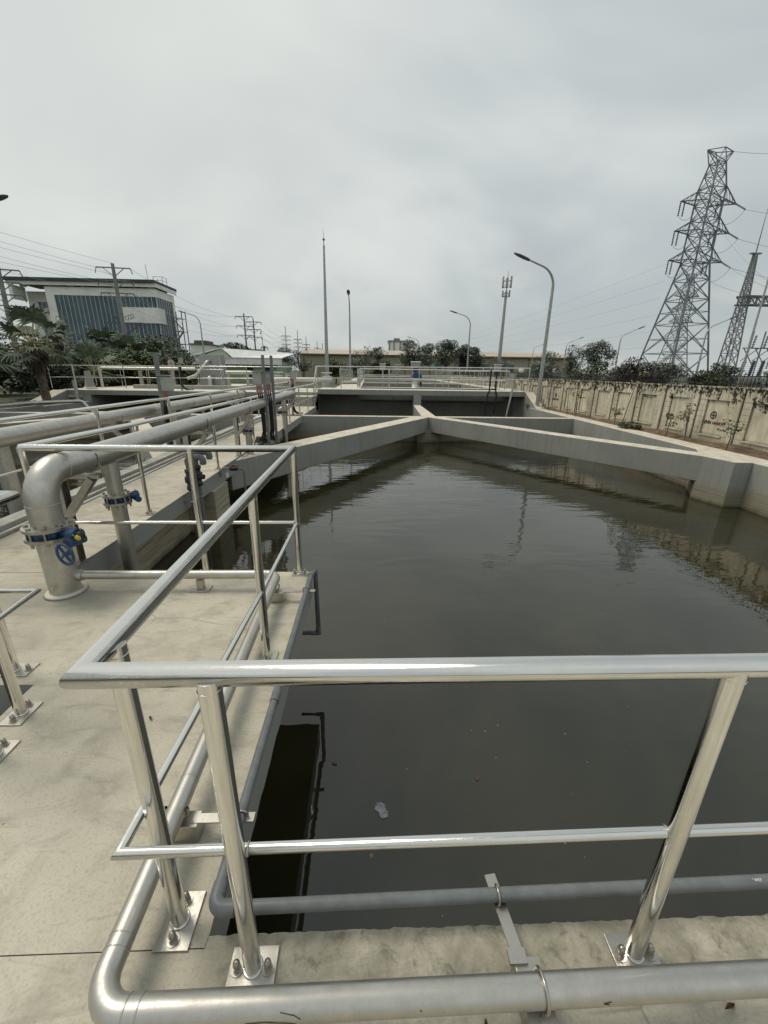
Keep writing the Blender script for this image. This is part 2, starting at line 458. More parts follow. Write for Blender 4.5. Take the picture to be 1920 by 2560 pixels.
# ------------------------------------------------------------------ mesh builder
class MB:
    def __init__(s):
        s.v = []
        s.f = []
        s.sm = []
        s.mi = []
        s.cur = 0

    def face(s, idx, smooth=False):
        s.f.append(tuple(idx))
        s.sm.append(smooth)
        s.mi.append(s.cur)

    def box(s, c, d, rz=0.0, M=None):
        cx, cy, cz = c
        hx, hy, hz = d[0] / 2, d[1] / 2, d[2] / 2
        b = len(s.v)
        cs, sn = math.cos(rz), math.sin(rz)
        for dz in (-hz, hz):
            for dx, dy in ((-hx, -hy), (hx, -hy), (hx, hy), (-hx, hy)):
                p = Vector((cx + dx * cs - dy * sn, cy + dx * sn + dy * cs, cz + dz))
                s.v.append(M @ p if M else p)
        for q in ((3, 2, 1, 0), (4, 5, 6, 7), (0, 1, 5, 4), (1, 2, 6, 5), (2, 3, 7, 6), (3, 0, 4, 7)):
            s.face([b + i for i in q])
        return s

    def bb(s, a, b):
        return s.box([(a[i] + b[i]) / 2 for i in range(3)], [abs(b[i] - a[i]) for i in range(3)])

    def prism(s, poly, z0, z1):
        n = len(poly)
        b = len(s.v)
        ar = sum(poly[i][0] * poly[(i + 1) % n][1] - poly[(i + 1) % n][0] * poly[i][1] for i in range(n))
        if ar < 0:
            poly = poly[::-1]
        f0 = z0 if callable(z0) else (lambda p: z0)
        f1 = z1 if callable(z1) else (lambda p: z1)
        for p in poly:
            s.v.append(Vector((p[0], p[1], f0(p))))
        for p in poly:
            s.v.append(Vector((p[0], p[1], f1(p))))
        s.face([b + i for i in range(n)][::-1])
        s.face([b + n + i for i in range(n)])
        for i in range(n):
            j = (i + 1) % n
            s.face((b + i, b + j, b + n + j, b + n + i))
        return s

    def bar(s, p0, p1, w, h=None):
        """rectangular bar from p0 to p1"""
        h = h or w
        p0, p1 = Vector(p0), Vector(p1)
        d = (p1 - p0)
        if d.length < 1e-6:
            return s
        d.normalize()
        up = Vector((0, 0, 1)) if abs(d.z) < 0.95 else Vector((0, 1, 0))
        a = d.cross(up).normalized()
        c = a.cross(d).normalized()
        b = len(s.v)
        for p in (p0, p1):
            for i, j in ((-1, -1), (1, -1), (1, 1), (-1, 1)):
                s.v.append(p + a * (i * w / 2) + c * (j * h / 2))
        for q in ((0, 1, 2, 3), (7, 6, 5, 4), (0, 4, 5, 1), (1, 5, 6, 2), (2, 6, 7, 3), (3, 7, 4, 0)):
            s.face([b + i for i in q])
        return s

    def tube(s, pts, r, n=12, cap=True, smooth=True):
        pts = [Vector(p) for p in pts]
        m = len(pts)
        rr = r if isinstance(r, (list, tuple)) else [r] * m
        dirs = [(pts[i + 1] - pts[i]).normalized() for i in range(m - 1)]
        d = dirs[0]
        up = Vector((0, 0, 1)) if abs(d.z) < 0.9 else Vector((0, 1, 0))
        a = d.cross(up).normalized()
        b = a.cross(d).normalized()
        rings = []
        for i in range(m):
            di = dirs[0] if i == 0 else (dirs[-1] if i == m - 1 else (dirs[i - 1] + dirs[i]))
            if di.length < 1e-6:
                di = dirs[i - 1]
            di = di.normalized()
            if i > 0:
                # carry the frame over the bend
                dp = dirs[i - 1]
                q = dprev.rotation_difference(dp)
                a = q @ a
                b = q @ b
            dprev = dirs[i - 1] if i > 0 else d
            dseg = dirs[min(i, m - 2)] if i == 0 else dirs[i - 1]
            base = len(s.v)
            for k in range(n):
                t = 2 * PI * k / n
                off = (a * math.cos(t) + b * math.sin(t)) * rr[i]
                den = dseg.dot(di)
                if abs(den) > 0.2:                      # mitre: slide along the segment on to the bisector plane
                    off = off - dseg * (off.dot(di) / den)
                s.v.append(pts[i] + off)
            rings.append(base)
        for i in range(m - 1):
            for k in range(n):
                k2 = (k + 1) % n
                s.face((rings[i] + k, rings[i + 1] + k, rings[i + 1] + k2, rings[i] + k2), smooth)
        if cap:
            for base, flip in ((rings[0], False), (rings[-1], True)):
                b0 = len(s.v)
                for k in range(n):
                    s.v.append(s.v[base + k].copy())
                idx = [b0 + k for k in range(n)]
                s.face(idx[::-1] if flip else idx)
        return s

    def lathe(s, prof, c=(0, 0, 0), n=16, axis=None, smooth=True):
        """profile of (r, h) turned round an axis through c"""
        c = Vector(c)
        q = Vector((0, 0, 1)).rotation_difference(Vector(axis).normalized()) if axis else None
        rings = []
        for r, h in prof:
            base = len(s.v)
            for k in range(n):
                t = 2 * PI * k / n
                p = Vector((r * math.cos(t), r * math.sin(t), h))
                s.v.append(c + (q @ p if q else p))
            rings.append(base)
        for i in range(len(rings) - 1):
            for k in range(n):
                k2 = (k + 1) % n
                s.face((rings[i] + k, rings[i] + k2, rings[i + 1] + k2, rings[i + 1] + k), smooth)
        s.face([rings[0] + k for k in range(n)][::-1])
        s.face([rings[-1] + k for k in range(n)])
        return s

    def disc(s, c, r, h, axis=(0, 0, 1), n=24):
        """flat round plate with sharp rims"""
        c = Vector(c)
        q = Vector((0, 0, 1)).rotation_difference(Vector(axis).normalized())
        ring = []
        for rep in range(2):
            for z in (-h / 2, h / 2):
                base = len(s.v)
                for k in range(n):
                    t = 2 * PI * k / n
                    s.v.append(c + q @ Vector((r * math.cos(t), r * math.sin(t), z)))
                ring.append(base)
        for k in range(n):
            k2 = (k + 1) % n
            s.face((ring[0] + k, ring[0] + k2, ring[1] + k2, ring[1] + k), True)
        s.face([ring[2] + k for k in range(n)][::-1])
        s.face([ring[3] + k for k in range(n)])
        return s

    def torus(s, c, R, r, axis=(0, 0, 1), n=24, k=8, a0=0.0, a1=2 * PI):
        c = Vector(c)
        q = Vector((0, 0, 1)).rotation_difference(Vector(axis).normalized())
        full = abs(a1 - a0 - 2 * PI) < 1e-6
        rows = n if full else n + 1
        base = len(s.v)
        for i in range(rows):
            t = a0 + (a1 - a0) * i / n
            for j in range(k):
                u = 2 * PI * j / k
                s.v.append(c + q @ Vector(((R + r * math.cos(u)) * math.cos(t), (R + r * math.cos(u)) * math.sin(t), r * math.sin(u))))
        for i in range(n):
            i2 = (i + 1) % rows
            for j in range(k):
                j2 = (j + 1) % k
                s.face((base + i * k + j, base + i2 * k + j, base + i2 * k + j2, base + i * k + j2), True)
        return s

    def sphere(s, c, r, n=14, m=9, sq=(1, 1, 1)):
        c = Vector(c)
        base = len(s.v)
        for i in range(1, m):
            t = PI * i / m
            for k in range(n):
                u = 2 * PI * k / n
                s.v.append(c + Vector((r * sq[0] * math.sin(t) * math.cos(u), r * sq[1] * math.sin(t) * math.sin(u), r * sq[2] * math.cos(t))))
        top = len(s.v)
        s.v.append(c + Vector((0, 0, r * sq[2])))
        s.v.append(c - Vector((0, 0, r * sq[2])))
        for i in range(m - 2):
            for k in range(n):
                k2 = (k + 1) % n
                s.face((base + i * n + k, base + (i + 1) * n + k, base + (i + 1) * n + k2, base + i * n + k2), True)
        for k in range(n):
            k2 = (k + 1) % n
            s.face((top, base + k, base + k2), True)
            s.face((top + 1, base + (m - 2) * n + k2, base + (m - 2) * n + k), True)
        return s

    def quad(s, a, b, c, d):
        i = len(s.v)
        s.v += [Vector(a), Vector(b), Vector(c), Vector(d)]
        s.face((i, i + 1, i + 2, i + 3))
        return s

    def tri(s, a, b, c):
        i = len(s.v)
        s.v += [Vector(a), Vector(b), Vector(c)]
        s.face((i, i + 1, i + 2))
        return s

    def build(s, name, mat, parent=None, bevel=0.0):
        o0 = parent.matrix_world.translation if parent else Vector((0, 0, 0))
        base = WORLD.get(parent.name, Vector((0, 0, 0))) if parent else Vector((0, 0, 0))
        me = bpy.data.meshes.new(name)
        me.from_pydata([tuple(v - base) for v in s.v], [], s.f)
        mats = mat if isinstance(mat, (list, tuple)) else [mat]
        for m in mats:
            me.materials.append(MT[m] if isinstance(m, str) else m)
        me.polygons.foreach_set('use_smooth', s.sm)
        me.polygons.foreach_set('material_index', s.mi)
        me.update()
        o = bpy.data.objects.new(name, me)
        COL.objects.link(o)
        if parent:
            o.parent = parent
            WORLD[o.name] = base
        else:
            WORLD[o.name] = Vector((0, 0, 0))
        if bevel:
            bv = o.modifiers.new('bevel', 'BEVEL')
            bv.width = bevel
            bv.segments = 2
            bv.limit_method = 'ANGLE'
        return o


WORLD = {}


def tag(o, label=None, cat=None, group=None, kind=None):
    if label:
        o['label'] = label
    if cat:
        o['category'] = cat
    if group:
        o['group'] = group
    if kind:
        o['kind'] = kind
    return o


def thing(name, label, cat, loc, group=None):
    o = bpy.data.objects.new(name, None)
    o.empty_display_size = 0.1
    o.location = loc
    COL.objects.link(o)
    WORLD[o.name] = Vector(loc)
    return tag(o, label, cat, group)


def fillet(pts, r, n=6):
    pts = [Vector(p) for p in pts]
    res = [pts[0]]
    for i in range(1, len(pts) - 1):
        a, b, c = pts[i - 1], pts[i], pts[i + 1]
        d1, d2 = (a - b).normalized(), (c - b).normalized()
        ang = d1.angle(d2)
        if ang > 3.1:
            continue
        t = min(r / math.tan(ang / 2), (a - b).length * .49, (c - b).length * .49)
        rr = t * math.tan(ang / 2)
        p1, p2 = b + d1 * t, b + d2 * t
        ctr = b + (d1 + d2).normalized() * (rr / math.sin(ang / 2))
        v1, v2 = p1 - ctr, p2 - ctr
        tot = v1.angle(v2)
        ax = v1.cross(v2).normalized()
        for k in range(n + 1):
            res.append(ctr + Matrix.Rotation(tot * k / n, 3, ax) @ v1)
    res.append(pts[-1])
    return res


def copy_tree(o, parent=None, delta=Vector((0, 0, 0))):
    c = o.copy()
    COL.objects.link(c)
    c.parent = parent
    if parent is None:
        c.location = o.location + delta
    for ch in list(o.children):
        copy_tree(ch, c)
    return c


def sag(a, b, s, n=14):
    a, b = Vector(a), Vector(b)
    return [a.lerp(b, i / n) - Vector((0, 0, s * 4 * (i / n) * (1 - i / n))) for i in range(n + 1)]

# ================================================================== SETTING
WZ = -0.95


def struct(name, mb, mat, bevel=0.0):
    o = mb.build(name, mat, None, bevel)
    o['kind'] = 'structure'
    return o


rng = random.Random(3)
# ground sheet out to the horizon, with the tank pit left open
gm = MB()
X0, X1, Y0, Y1 = -14.5, 8.75, -6.0, 27.0
R_ = 2500
GZ = -0.15
for (a, b_, c, d) in ((-R_, R_, -R_, Y0), (-R_, R_, Y1, R_), (-R_, X0, Y0, Y1), (X1, R_, Y0, Y1)):
    gm.quad((a, c, GZ), (b_, c, GZ), (b_, d, GZ), (a, d, GZ))
struct('ground', gm, 'ground')

# strip of red soil between the tank wall and the boundary wall
sm = MB()
ys = [2 + i * 0.5 for i in range(100)]
for i in range(len(ys) - 1):
    ya, yb = ys[i], ys[i + 1]
    for xa, xb in ((0, .33), (.33, .66), (.66, 1.0)):
        def P(t, y):
            h = -0.05 + 0.10 * t + 0.05 * math.sin(y * 2.3 + t * 5) * (0.3 + t) * 0.6
            xs = min(8.12 + .0286 * min(y, 23), 8.7)
            return (xs + t * (8.93 - xs), y, h)
        sm.quad(P(xa, ya), P(xb, ya), P(xb, yb), P(xa, yb))
struct('soil_strip', sm, 'soil')


# water of the two tanks
wm = MB()
wm.quad((-3.3, 0.1, WZ), (8.6, 0.1, WZ), (8.6, 24.3, WZ), (-3.3, 24.3, WZ))
struct('water', wm, 'water')
wm = MB()
wm.quad((-14.6, -3.5, WZ), (-3.8, -3.5, WZ), (-3.8, 26.5, WZ), (-14.6, 26.5, WZ))
struct('water', wm, 'water')


def jit_edge(xa, xb, y, n, amp):
    """ragged cast edge"""
    res = []
    w = 0
    for i in range(n + 1):
        w = 0.35 * w + rng.uniform(-amp, amp) * (2.2 if rng.random() < .06 else .8)
        res.append((xa + (xb - xa) * i / n, y + w))
    return res


TH = -0.2
dm = MB()
edge = jit_edge(-0.49, 6.0, 0.780, 420, 0.0030)
dm.prism([(-6, -4), (6, -4)] + edge[::-1] + [(-0.492, 0.7488), (-6, 0.7488)], TH, 0)
struct('near_deck', dm, 'deck')

lm = MB()
e2 = [(-0.488 + rng.uniform(-.0022, .0022), 0.752 + (3.19 - .752) * i / 60) for i in range(61)]
lm.prism(e2 + [(-1.83, 3.19), (-1.83, 0.752)], TH, 0)
lm.prism([(-1.83, 1.87), (-1.83, 3.19), (-3.75, 3.19), (-3.75, 1.87)], TH, 0)
lm.prism([(-1.83, 0.752), (-1.83, 0.95), (-3.75, 0.95), (-3.75, 0.752)], TH, 0)
lm.prism([(-3.0, 0.95), (-3.0, 1.87), (-3.75, 1.87), (-3.75, 0.95)], TH, 0)
struct('landing_deck', lm, 'deck')
lm = MB()
e3 = [(-2.55 + rng.uniform(-.003, .003), 3.196 + (20.5 - 3.196) * i / 90) for i in range(91)]
lm.prism([(-3.75, 3.196)] + e3 + [(-3.75, 20.5)], TH - .03, 0)
struct('walkway', lm, 'deck')
hm = MB()
hm.bb((-3.0, 0.95, -1.2), (-1.83, 1.87, -1.15))
for a, b_ in (((-3.06, .9, -1.2), (-3.0, 1.92, -.2)), ((-1.83, .9, -1.2), (-1.77, 1.92, -.2)), ((-3.0, 1.87, -1.2), (-1.83, 1.93, -.2)), ((-3.0, .89, -1.2), (-1.83, .95, -.2))):
    hm.bb(a, b_)
tag(hm.build('hatch_pit', 'wallc'), 'open rectangular pit in the concrete deck beside the left-hand stainless rail', 'pit')

km = MB()
km.bb((-3.95, 0.0, -0.5), (-3.753, 20.5, 0.10))
km.bb((-3.752, 0.0, 0.0), (-3.70, 20.5, 0.045))
tag(km.build('kerb', 'upper', None, .012), 'long low concrete kerb with a stepped foot along the left edge of the walkway', 'kerb')

# ---- tank walls
w = MB()
w.bb((-3.5, 0.2, -2.2), (-2.97, 6.45, TH - .03))
w.bb((-3.5, 7.12, -2.2), (-3.3, 22.0, TH - .03))
w.bb((-3.3, 0.05, -2.2), (8.0, 0.30, TH))
tag(w.build('tank_side_wall', 'wallw'), 'stained concrete tank wall set back under the walkway edge', 'wall')
w = MB()
w.bb((-3.5, 6.45, -2.2), (-2.5, 7.12, TH - .031))
tag(w.build('pillar', 'wallw', None, .015), 'square concrete pillar with brown tide marks under the walkway edge', 'pillar')

w = MB()
xi = lambda y: 7.56 + .0286 * y
w.prism([(xi(-3), -3), (xi(-3) + .62, -3), (xi(22) + .55, 22), (xi(22), 22)], -2.2, 0)
tag(w.build('tank_wall', 'beam', None, .012), 'grey concrete tank wall with pale top running along the right side below the boundary wall', 'wall')
w = MB()
w.prism([(7.26, 8.56), (7.43, 7.89), (7.786, 7.86), (7.84, 9.5)], -2.2, 0.006)
tag(w.build('buttress', 'beam', None, .012), 'concrete buttress block standing in the water at the right tank wall', 'buttress')
# V beams
ap = Vector((2.3, 15.95))


def vbeam(end, wd, side):
    e = Vector(end)
    d = (e - ap).normalized()
    n = Vector((-d.y, d.x)) * wd
    if n.y < 0:
        n = -n
    k = MB()
    k.prism([tuple(ap), tuple(e), tuple(e + n), tuple(ap + n)], -0.555, 0.004)
    return k


tag(vbeam((-2.60, 7.63), .60, -1).build('concrete_beam', 'beam', None, .01), 'left slanting concrete beam of the V over the large tank', 'beam')
tag(vbeam((7.42, 8.30), .50, 1).build('concrete_beam', 'beam', None, .01), 'right slanting concrete beam of the V running to the buttress', 'beam')
w = MB()
w.bb((-3.3, 16.0, -2.2), (8.03, 16.36, 0))
tag(w.build('cross_wall', 'beam', None, .01), 'straight concrete cross wall behind the V beams of the large tank', 'wall')
w = MB()
w.bb((1.87, 15.82, -2.2), (2.73, 15.995, -.50))
tag(w.build('column', 'wallc', None, .01), 'short concrete column standing in the water under the point of the V beams', 'column')
w = MB()
w.prism([(2.05, 15.96), (2.62, 15.96), (2.68, 21.995), (2.33, 21.995)], -0.5, 0.008)
tag(w.build('concrete_beam', 'beam', None, .01), 'concrete beam running from the point of the V back to the high platform', 'beam')

# ---- left tank, the same layout further left
dx = -11.35
al = Vector((-9.05, 15.95))
w = MB()
w.bb((-14.52, -3.4, -2.2), (-14.1, 21.998, 0))
w.bb((-14.52, 22.002, -2.2), (-14.1, 26.0, .30))
tag(w.build('tank_wall', 'beam', None, .012), 'outer concrete wall of the far left tank carrying a pale pipe', 'wall')
w = MB()
w.bb((-14.1, 16.0, -2.2), (-3.95, 16.36, 0))
tag(w.build('cross_wall', 'beam', None, .01), 'concrete cross wall inside the left tank seen under the left rail', 'wall')
for e, lb in (((-14.08, 7.6), 'left slanting beam of the V over the left tank, mostly behind the rails'), ((-3.96, 7.6), 'right slanting beam of the V over the left tank, behind the long pipes')):
    e = Vector(e)
    d = (e - al).normalized()
    n = Vector((-d.y, d.x)) * .44
    if n.y < 0:
        n = -n
    w = MB()
    w.prism([tuple(al), tuple(e), tuple(e + n), tuple(al + n)], -0.555, 0.004)
    tag(w.build('concrete_beam', 'beam', None, .01), lb, 'beam')
w = MB()
w.bb((-3.96, -3.4, -2.2), (-3.80, 22.0, -.501))
tag(w.build('tank_side_wall', 'wallc'), 'concrete tank wall under the kerb on the left side of the walkway', 'wall')

# ---- high platform at the back
PR, PL = 0.74, 0.55
u = MB()
u.bb((-1.9, 22.0, PR - .26), (8.35, 23.4, PR))
u.bb((7.6, 23.4, PR - .26), (8.55, 60, PR))
u.bb((-1.9, 23.4, PR - .26), (-0.45, 60, PR))
for ya in (25.3, 35.0, 46.0, 58.0):
    u.bb((-0.45, ya, PR - .5), (7.6, ya + .7, PR))
u.bb((-2.62, 22.0, PR - .26), (-1.9, 24.0, PR - .002))
struct('high_platform', u, 'upper', .012)
u = MB()
u.bb((-15.6, 22.0, PL - .24), (-3.8, 27.5, PL))
u.bb((-15.6, 27.5, PL - .24), (-9.0, 34.0, PL - .003))
u.bb((-3.8, 22.0, PL - .24), (-2.62, 27.5, PL - .002))
struct('high_platform', u, 'upper', .012)
u = MB()
u.bb((2.33, 22.003, -2.2), (2.74, 22.4, PR - .262))
tag(u.build('column', 'upper', None, .01), 'concrete column under the middle of the high platform edge', 'column')
u = MB()
u.bb((-3.3, 23.9, -2.2), (8.5, 24.2, PR - .262))
tag(u.build('back_wall', 'wallc'), 'dark back wall in the opening under the right high platform', 'wall')
u = MB()
u.bb((-15.6, 26.0, -2.2), (-3.5, 26.3, PL - .242))
tag(u.build('back_wall', 'wallc'), 'dark back wall in the opening under the left high platform', 'wall')
u = MB()
u.bb((8.22, 22.02, -2.2), (8.6, 24.2, PR - .262))
u.bb((-3.52, 20.4, -2.2), (-2.7, 24.2, PR - .30))
tag(u.build('side_wall', 'beam'), 'concrete side walls carrying both ends of the right high platform', 'wall')
u = MB()
u.bb((-0.45, 23.4, 0.1), (7.6, 58, 0.14))
struct('basin_water', u, 'water')
# sloping end blocks
for x0, x1, zt, yb, lb in ((8.19, 8.62, PR - .01, 20.25, 'sloping concrete end block beside the tall street lamp at the right tank wall'),
                           (-15.9, -15.2, PL - .01, 20.0, 'sloping concrete end block at the left end of the high platform')):
    k = MB()
    i = 0
    k.v = [Vector(p) for p in ((x0, yb, -.3), (x1, yb, -.3), (x1, 21.998, -.3), (x0, 21.998, -.3), (x0, yb, .012), (x1, yb, .012), (x1, 21.998, zt), (x0, 21.998, zt))]
    for q in ((3, 2, 1, 0), (4, 5, 6, 7), (0, 1, 5, 4), (1, 2, 6, 5), (2, 3, 7, 6), (3, 0, 4, 7)):
        k.face(q)
    tag(k.build('end_block', 'beam', None, .01), lb, 'concrete block')
# steps
u = MB()
for i in range(4):
    u.bb((-3.74, 20.5 + i * .375, -.3), (-2.63, 22.0, (i + 1) * .15 - .005))
tag(u.build('stairs', 'upper', None, .008), 'four concrete steps from the walkway up to the high platform', 'stairs')
u = MB()
u.bb((-13.1, 24.2, PL), (-4.2, 24.5, PL + .2))
tag(u.build('kerb', 'upper', None, .01), 'low concrete kerb on the left high platform under the far pipe', 'kerb')

# floating matter on the water
def flake(c, r, seed, n=26, z=WZ + .004):
    q = random.Random(seed)
    k = MB()
    base = len(k.v)
    rad = 1
    pts = []
    for i in range(n):
        t = 2 * PI * i / n
        rad = .8 * rad + .2 * q.uniform(.2, 1.7)
        rr = r * rad * (.8 + .3 * math.sin(2 * t + seed) + q.uniform(-.12, .12))
        pts.append((c[0] + rr * math.cos(t), c[1] + rr * math.sin(t) * .85, z))
    k.v = [Vector(p) for p in pts] + [Vector((c[0], c[1], z + .004))]
    for i in range(n):
        k.face((i, (i + 1) % n, n), True)
    return k


tag(flake((0.09, 1.80), .055, 4, 40).build('scum_patch', 'scum'), 'largest pale grey scum patch floating near the front railing', 'scum')
tag(flake((-0.235, 2.13), .022, 9).build('scum_patch', 'bscum'), 'small grey scum patch floating beside the dark reflection of the landing', 'scum')
tag(flake((0.74, 2.00), .026, 12).build('scum_patch', 'bscum'), 'faint brownish scum patch floating in the middle of the near water', 'scum')
fm = MB()
q = random.Random(21)
for i in range(150):
    x, y = q.uniform(-.3, 4.5), q.uniform(.95, 6.5)
    if abs(x) > y * 1.1:
        continue
    s_ = q.uniform(.003, .010) * (0.6 + y * .12)
    a = q.uniform(0, 6.28)
    t = q.uniform(.3, 1)
    pts = [(x + s_ * math.cos(a + k * PI / 2) * (1 if k % 2 else t) * q.uniform(.6, 1.2), y + s_ * math.sin(a + k * PI / 2) * q.uniform(.5, 1.2), WZ + .003) for k in range(4)]
    fm.quad(*pts)
o = fm.build('scum_flecks', 'scum')
tag(o, 'tiny pale flecks of scum scattered over the near water', 'scum', None, 'stuff')
for c, rx, ry, lb in (((-2.0, 13.3), .75, 2.2, 'brown scum in the corner between left beam and cross wall'), ((7.0, 14.6), .8, 1.3, 'brown scum in the corner between right beam and right wall')):
    k = MB()
    n = 40
    k.v = [Vector((c[0] + rx * math.cos(2 * PI * i / n) * rng.uniform(.8, 1.1), c[1] + ry * math.sin(2 * PI * i / n) * rng.uniform(.8, 1.1), WZ + .006)) for i in range(n)] + [Vector((c[0], c[1], WZ + .01))]
    for i in range(n):
        k.face((i, (i + 1) % n, n), True)
    tag(k.build('brown_scum', 'bscum'), lb, 'scum', None, 'stuff')

# dry leaves on the deck
for (x, y, a, lb) in ((1.00, .585, .3, 'curled brown leaf on the near deck below the right railing post'), (0.315, .565, 1.4, 'curled brown leaf on the near deck under the middle of the fat steel pipe'), (-1.08, 1.62, 2.2, 'dry leaf lying on the landing beside the left rail foot')):
    k = MB()
    for i in range(5):
        t0, t1 = i / 5, (i + 1) / 5
        def lp(t, s):
            wv = .006 * math.sin(PI * min(max(t, .02), .98)) * s
            l = (t - .5) * .04
            return (x + l * math.cos(a) - wv * math.sin(a), y + l * math.sin(a) + wv * math.cos(a), .003 + .006 * abs(s) + .004 * math.sin(t * 5))
        k.quad(lp(t0, -1), lp(t1, -1), lp(t1, 0), lp(t0, 0))
        k.quad(lp(t0, 0), lp(t1, 0), lp(t1, 1), lp(t0, 1))
    tag(k.build('fallen_leaf', 'dryleaf'), lb, 'leaf')

# ------------------------------------------------------------------ boundary wall on the right
FX = 9.0
fy0, step, NP = 4.42, 1.357, 30
fw = thing('boundary_wall', 'mouldy cream boundary wall of sunk panels with black spikes on top along the right side', 'wall', (FX, 12, -.15))
b0, b1 = -.18, 1.37
k = MB()
k.bb((FX, fy0 - 3, b0), (FX + .16, fy0 + step * NP + 2, b1))
for i in range(NP):
    ya, yb = fy0 + i * step + .10, fy0 + (i + 1) * step - .10
    pa, pb = ya + .20, yb - .24
    k.bb((FX - .045, ya, b0), (FX + .001, yb, .19))
    k.bb((FX - .045, ya, 1.07), (FX + .001, yb, b1 - .002))
    for y0_, y1_ in ((ya, pa), (pb, yb)):
        for j in range(6):
            za = .197 + j * .145
            k.bb((FX - .045, y0_, za), (FX + .001, y1_, za + .139))
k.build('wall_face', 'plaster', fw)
for i in range(NP + 1):
    k = MB()
    y = fy0 + i * step
    k.bb((FX - .085, y - .075, b0), (FX + .02, y + .075, b1 - .004))
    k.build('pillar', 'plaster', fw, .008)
k = MB()
k.bb((FX - .07, fy0 - 3, b1), (FX + .22, fy0 + step * NP + 2, b1 + .035))
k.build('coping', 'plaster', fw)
for i in range(NP):
    ya, yb = fy0 + i * step + .30, fy0 + (i + 1) * step - .34
    k = MB()
    k.bb((FX - .075, ya - .02, .16), (FX - .005, yb + .02, .192))
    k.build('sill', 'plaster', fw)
k = MB()
yy = fy0 - 2
while yy < fy0 + step * NP + 1:
    for zz in (0,):
        k.tube([(FX + .08, yy, b1 + .03), (FX + .08, yy, b1 + .33), (FX + .08, yy, b1 + .42)], [.009, .009, .002], 4, False)
    yy += .105
k.bar((FX + .08, fy0 - 2, b1 + .11), (FX + .08, fy0 + step * NP + 1, b1 + .11), .02, .02)
k.bar((FX + .08, fy0 - 2, b1 + .29), (FX + .08, fy0 + step * NP + 1, b1 + .29), .02, .02)
sp = k.build('spike_fence', 'black', fw)
sp['kind'] = 'stuff'


def text_mesh(txt, size, shear=0.0, extrude=.002, bold=0.0):
    cu = bpy.data.curves.new('lettering', 'FONT')
    cu.body = txt
    cu.size = size
    cu.shear = shear
    cu.extrude = extrude
    cu.offset = bold
    cu.align_x = 'LEFT'
    o = bpy.data.objects.new('lettering', cu)
    COL.objects.link(o)
    dg = bpy.context.evaluated_depsgraph_get()
    me = bpy.data.meshes.new_from_object(o.evaluated_get(dg))
    vs = [v.co.copy() for v in me.vertices]
    fs = [tuple(p.vertices) for p in me.polygons]
    bpy.data.objects.remove(o)
    return vs, fs


def wall_text(txt, size, y, z, mat, parent, shear=0.0, bold=.004, x=FX - .004):
    vs, fs = text_mesh(txt, size, shear, .002, bold)
    k = MB()
    w_ = max(v.x for v in vs)
    k.v = [Vector((x - v.z, y - v.x, z + v.y)) for v in vs]
    for f in fs:
        k.face(f)
    k.build('lettering', mat, parent)
    return w_


# emblems: four-pointed star in a ring with the two words below, on two panels
for i in (4, 11):
    yc = fy0 + (i + .5) * step + .06
    zc = .69
    k = MB()
    k.torus((FX - .004, yc, zc), .088, .011, (1, 0, 0), 40, 6)
    emb = k.build('emblem', 'navy', fw)
    k = MB()
    xs = FX - .008
    pts = []
    for j in range(8):
        t = j * PI / 4
        r_ = .102 if j % 2 == 0 else .026
        pts.append(Vector((xs, yc + r_ * math.sin(t), zc + r_ * math.cos(t))))
    c_ = Vector((xs - .01, yc, zc))
    for j in range(8):
        k.tri(c_, pts[j], pts[(j + 1) % 8])
    k.build('star', 'maroon', emb)
    w1 = wall_text('EVN', .118, yc + .245, .455, 'navy', emb, 0.1, .004)
    wall_text('HANOI', .108, yc + .245 - w1 - .03, .458, 'redpaint', emb, 0.28, .003)

# ================================================================== RAILINGS AND PIPEWORK
def acorn(k, x, y, z, s=1.0):
    k.lathe([(.019 * s, 0), (.019 * s, .003)], (x, y, z), 16)
    k.lathe([(.0125 * s, 0), (.0125 * s, .012 * s)], (x, y, z + .003), 6, None, False)
    k.lathe([(.0105 * s, 0), (.0105 * s, .010 * s), (.0085 * s, .018 * s), (.004 * s, .0225 * s), (.001, .0235 * s)], (x, y, z + .003 + .012 * s), 14)


def rail_post(root, p, z1, r=.0245, plate=None, bolts=True, n=20, mat='rail'):
    """p foot; plate = (w along x, w along y, offset x, offset y)"""
    k = MB()
    k.tube([(p[0], p[1], p[2] + .004), (p[0], p[1], z1)], r, n)
    if plate:
        k.torus((p[0], p[1], p[2] + .010), r + .001, .0035, (0, 0, 1), 24, 6)
    k.torus((p[0], p[1], z1 - .025), r, .0016, (0, 0, 1), 20, 6)
    o = k.build('post', mat, root)
    if plate:
        w, d, ox, oy = plate
        k = MB()
        k.box((p[0] + ox, p[1] + oy, p[2] + .0045), (w, d, .007))
        pl = k.build('base_plate', 'plate', o, .0012)
        if bolts:
            ax = w > d
            for sg in (-1, 1):
                k = MB()
                if ax:
                    acorn(k, p[0] + ox + sg * w * .33, p[1] + oy * .35, p[2] + .008)
                else:
                    acorn(k, p[0] + ox * .35, p[1] + oy + sg * d * .33, p[2] + .008)
                k.build('anchor_bolt', 'bolt', o)
    return o


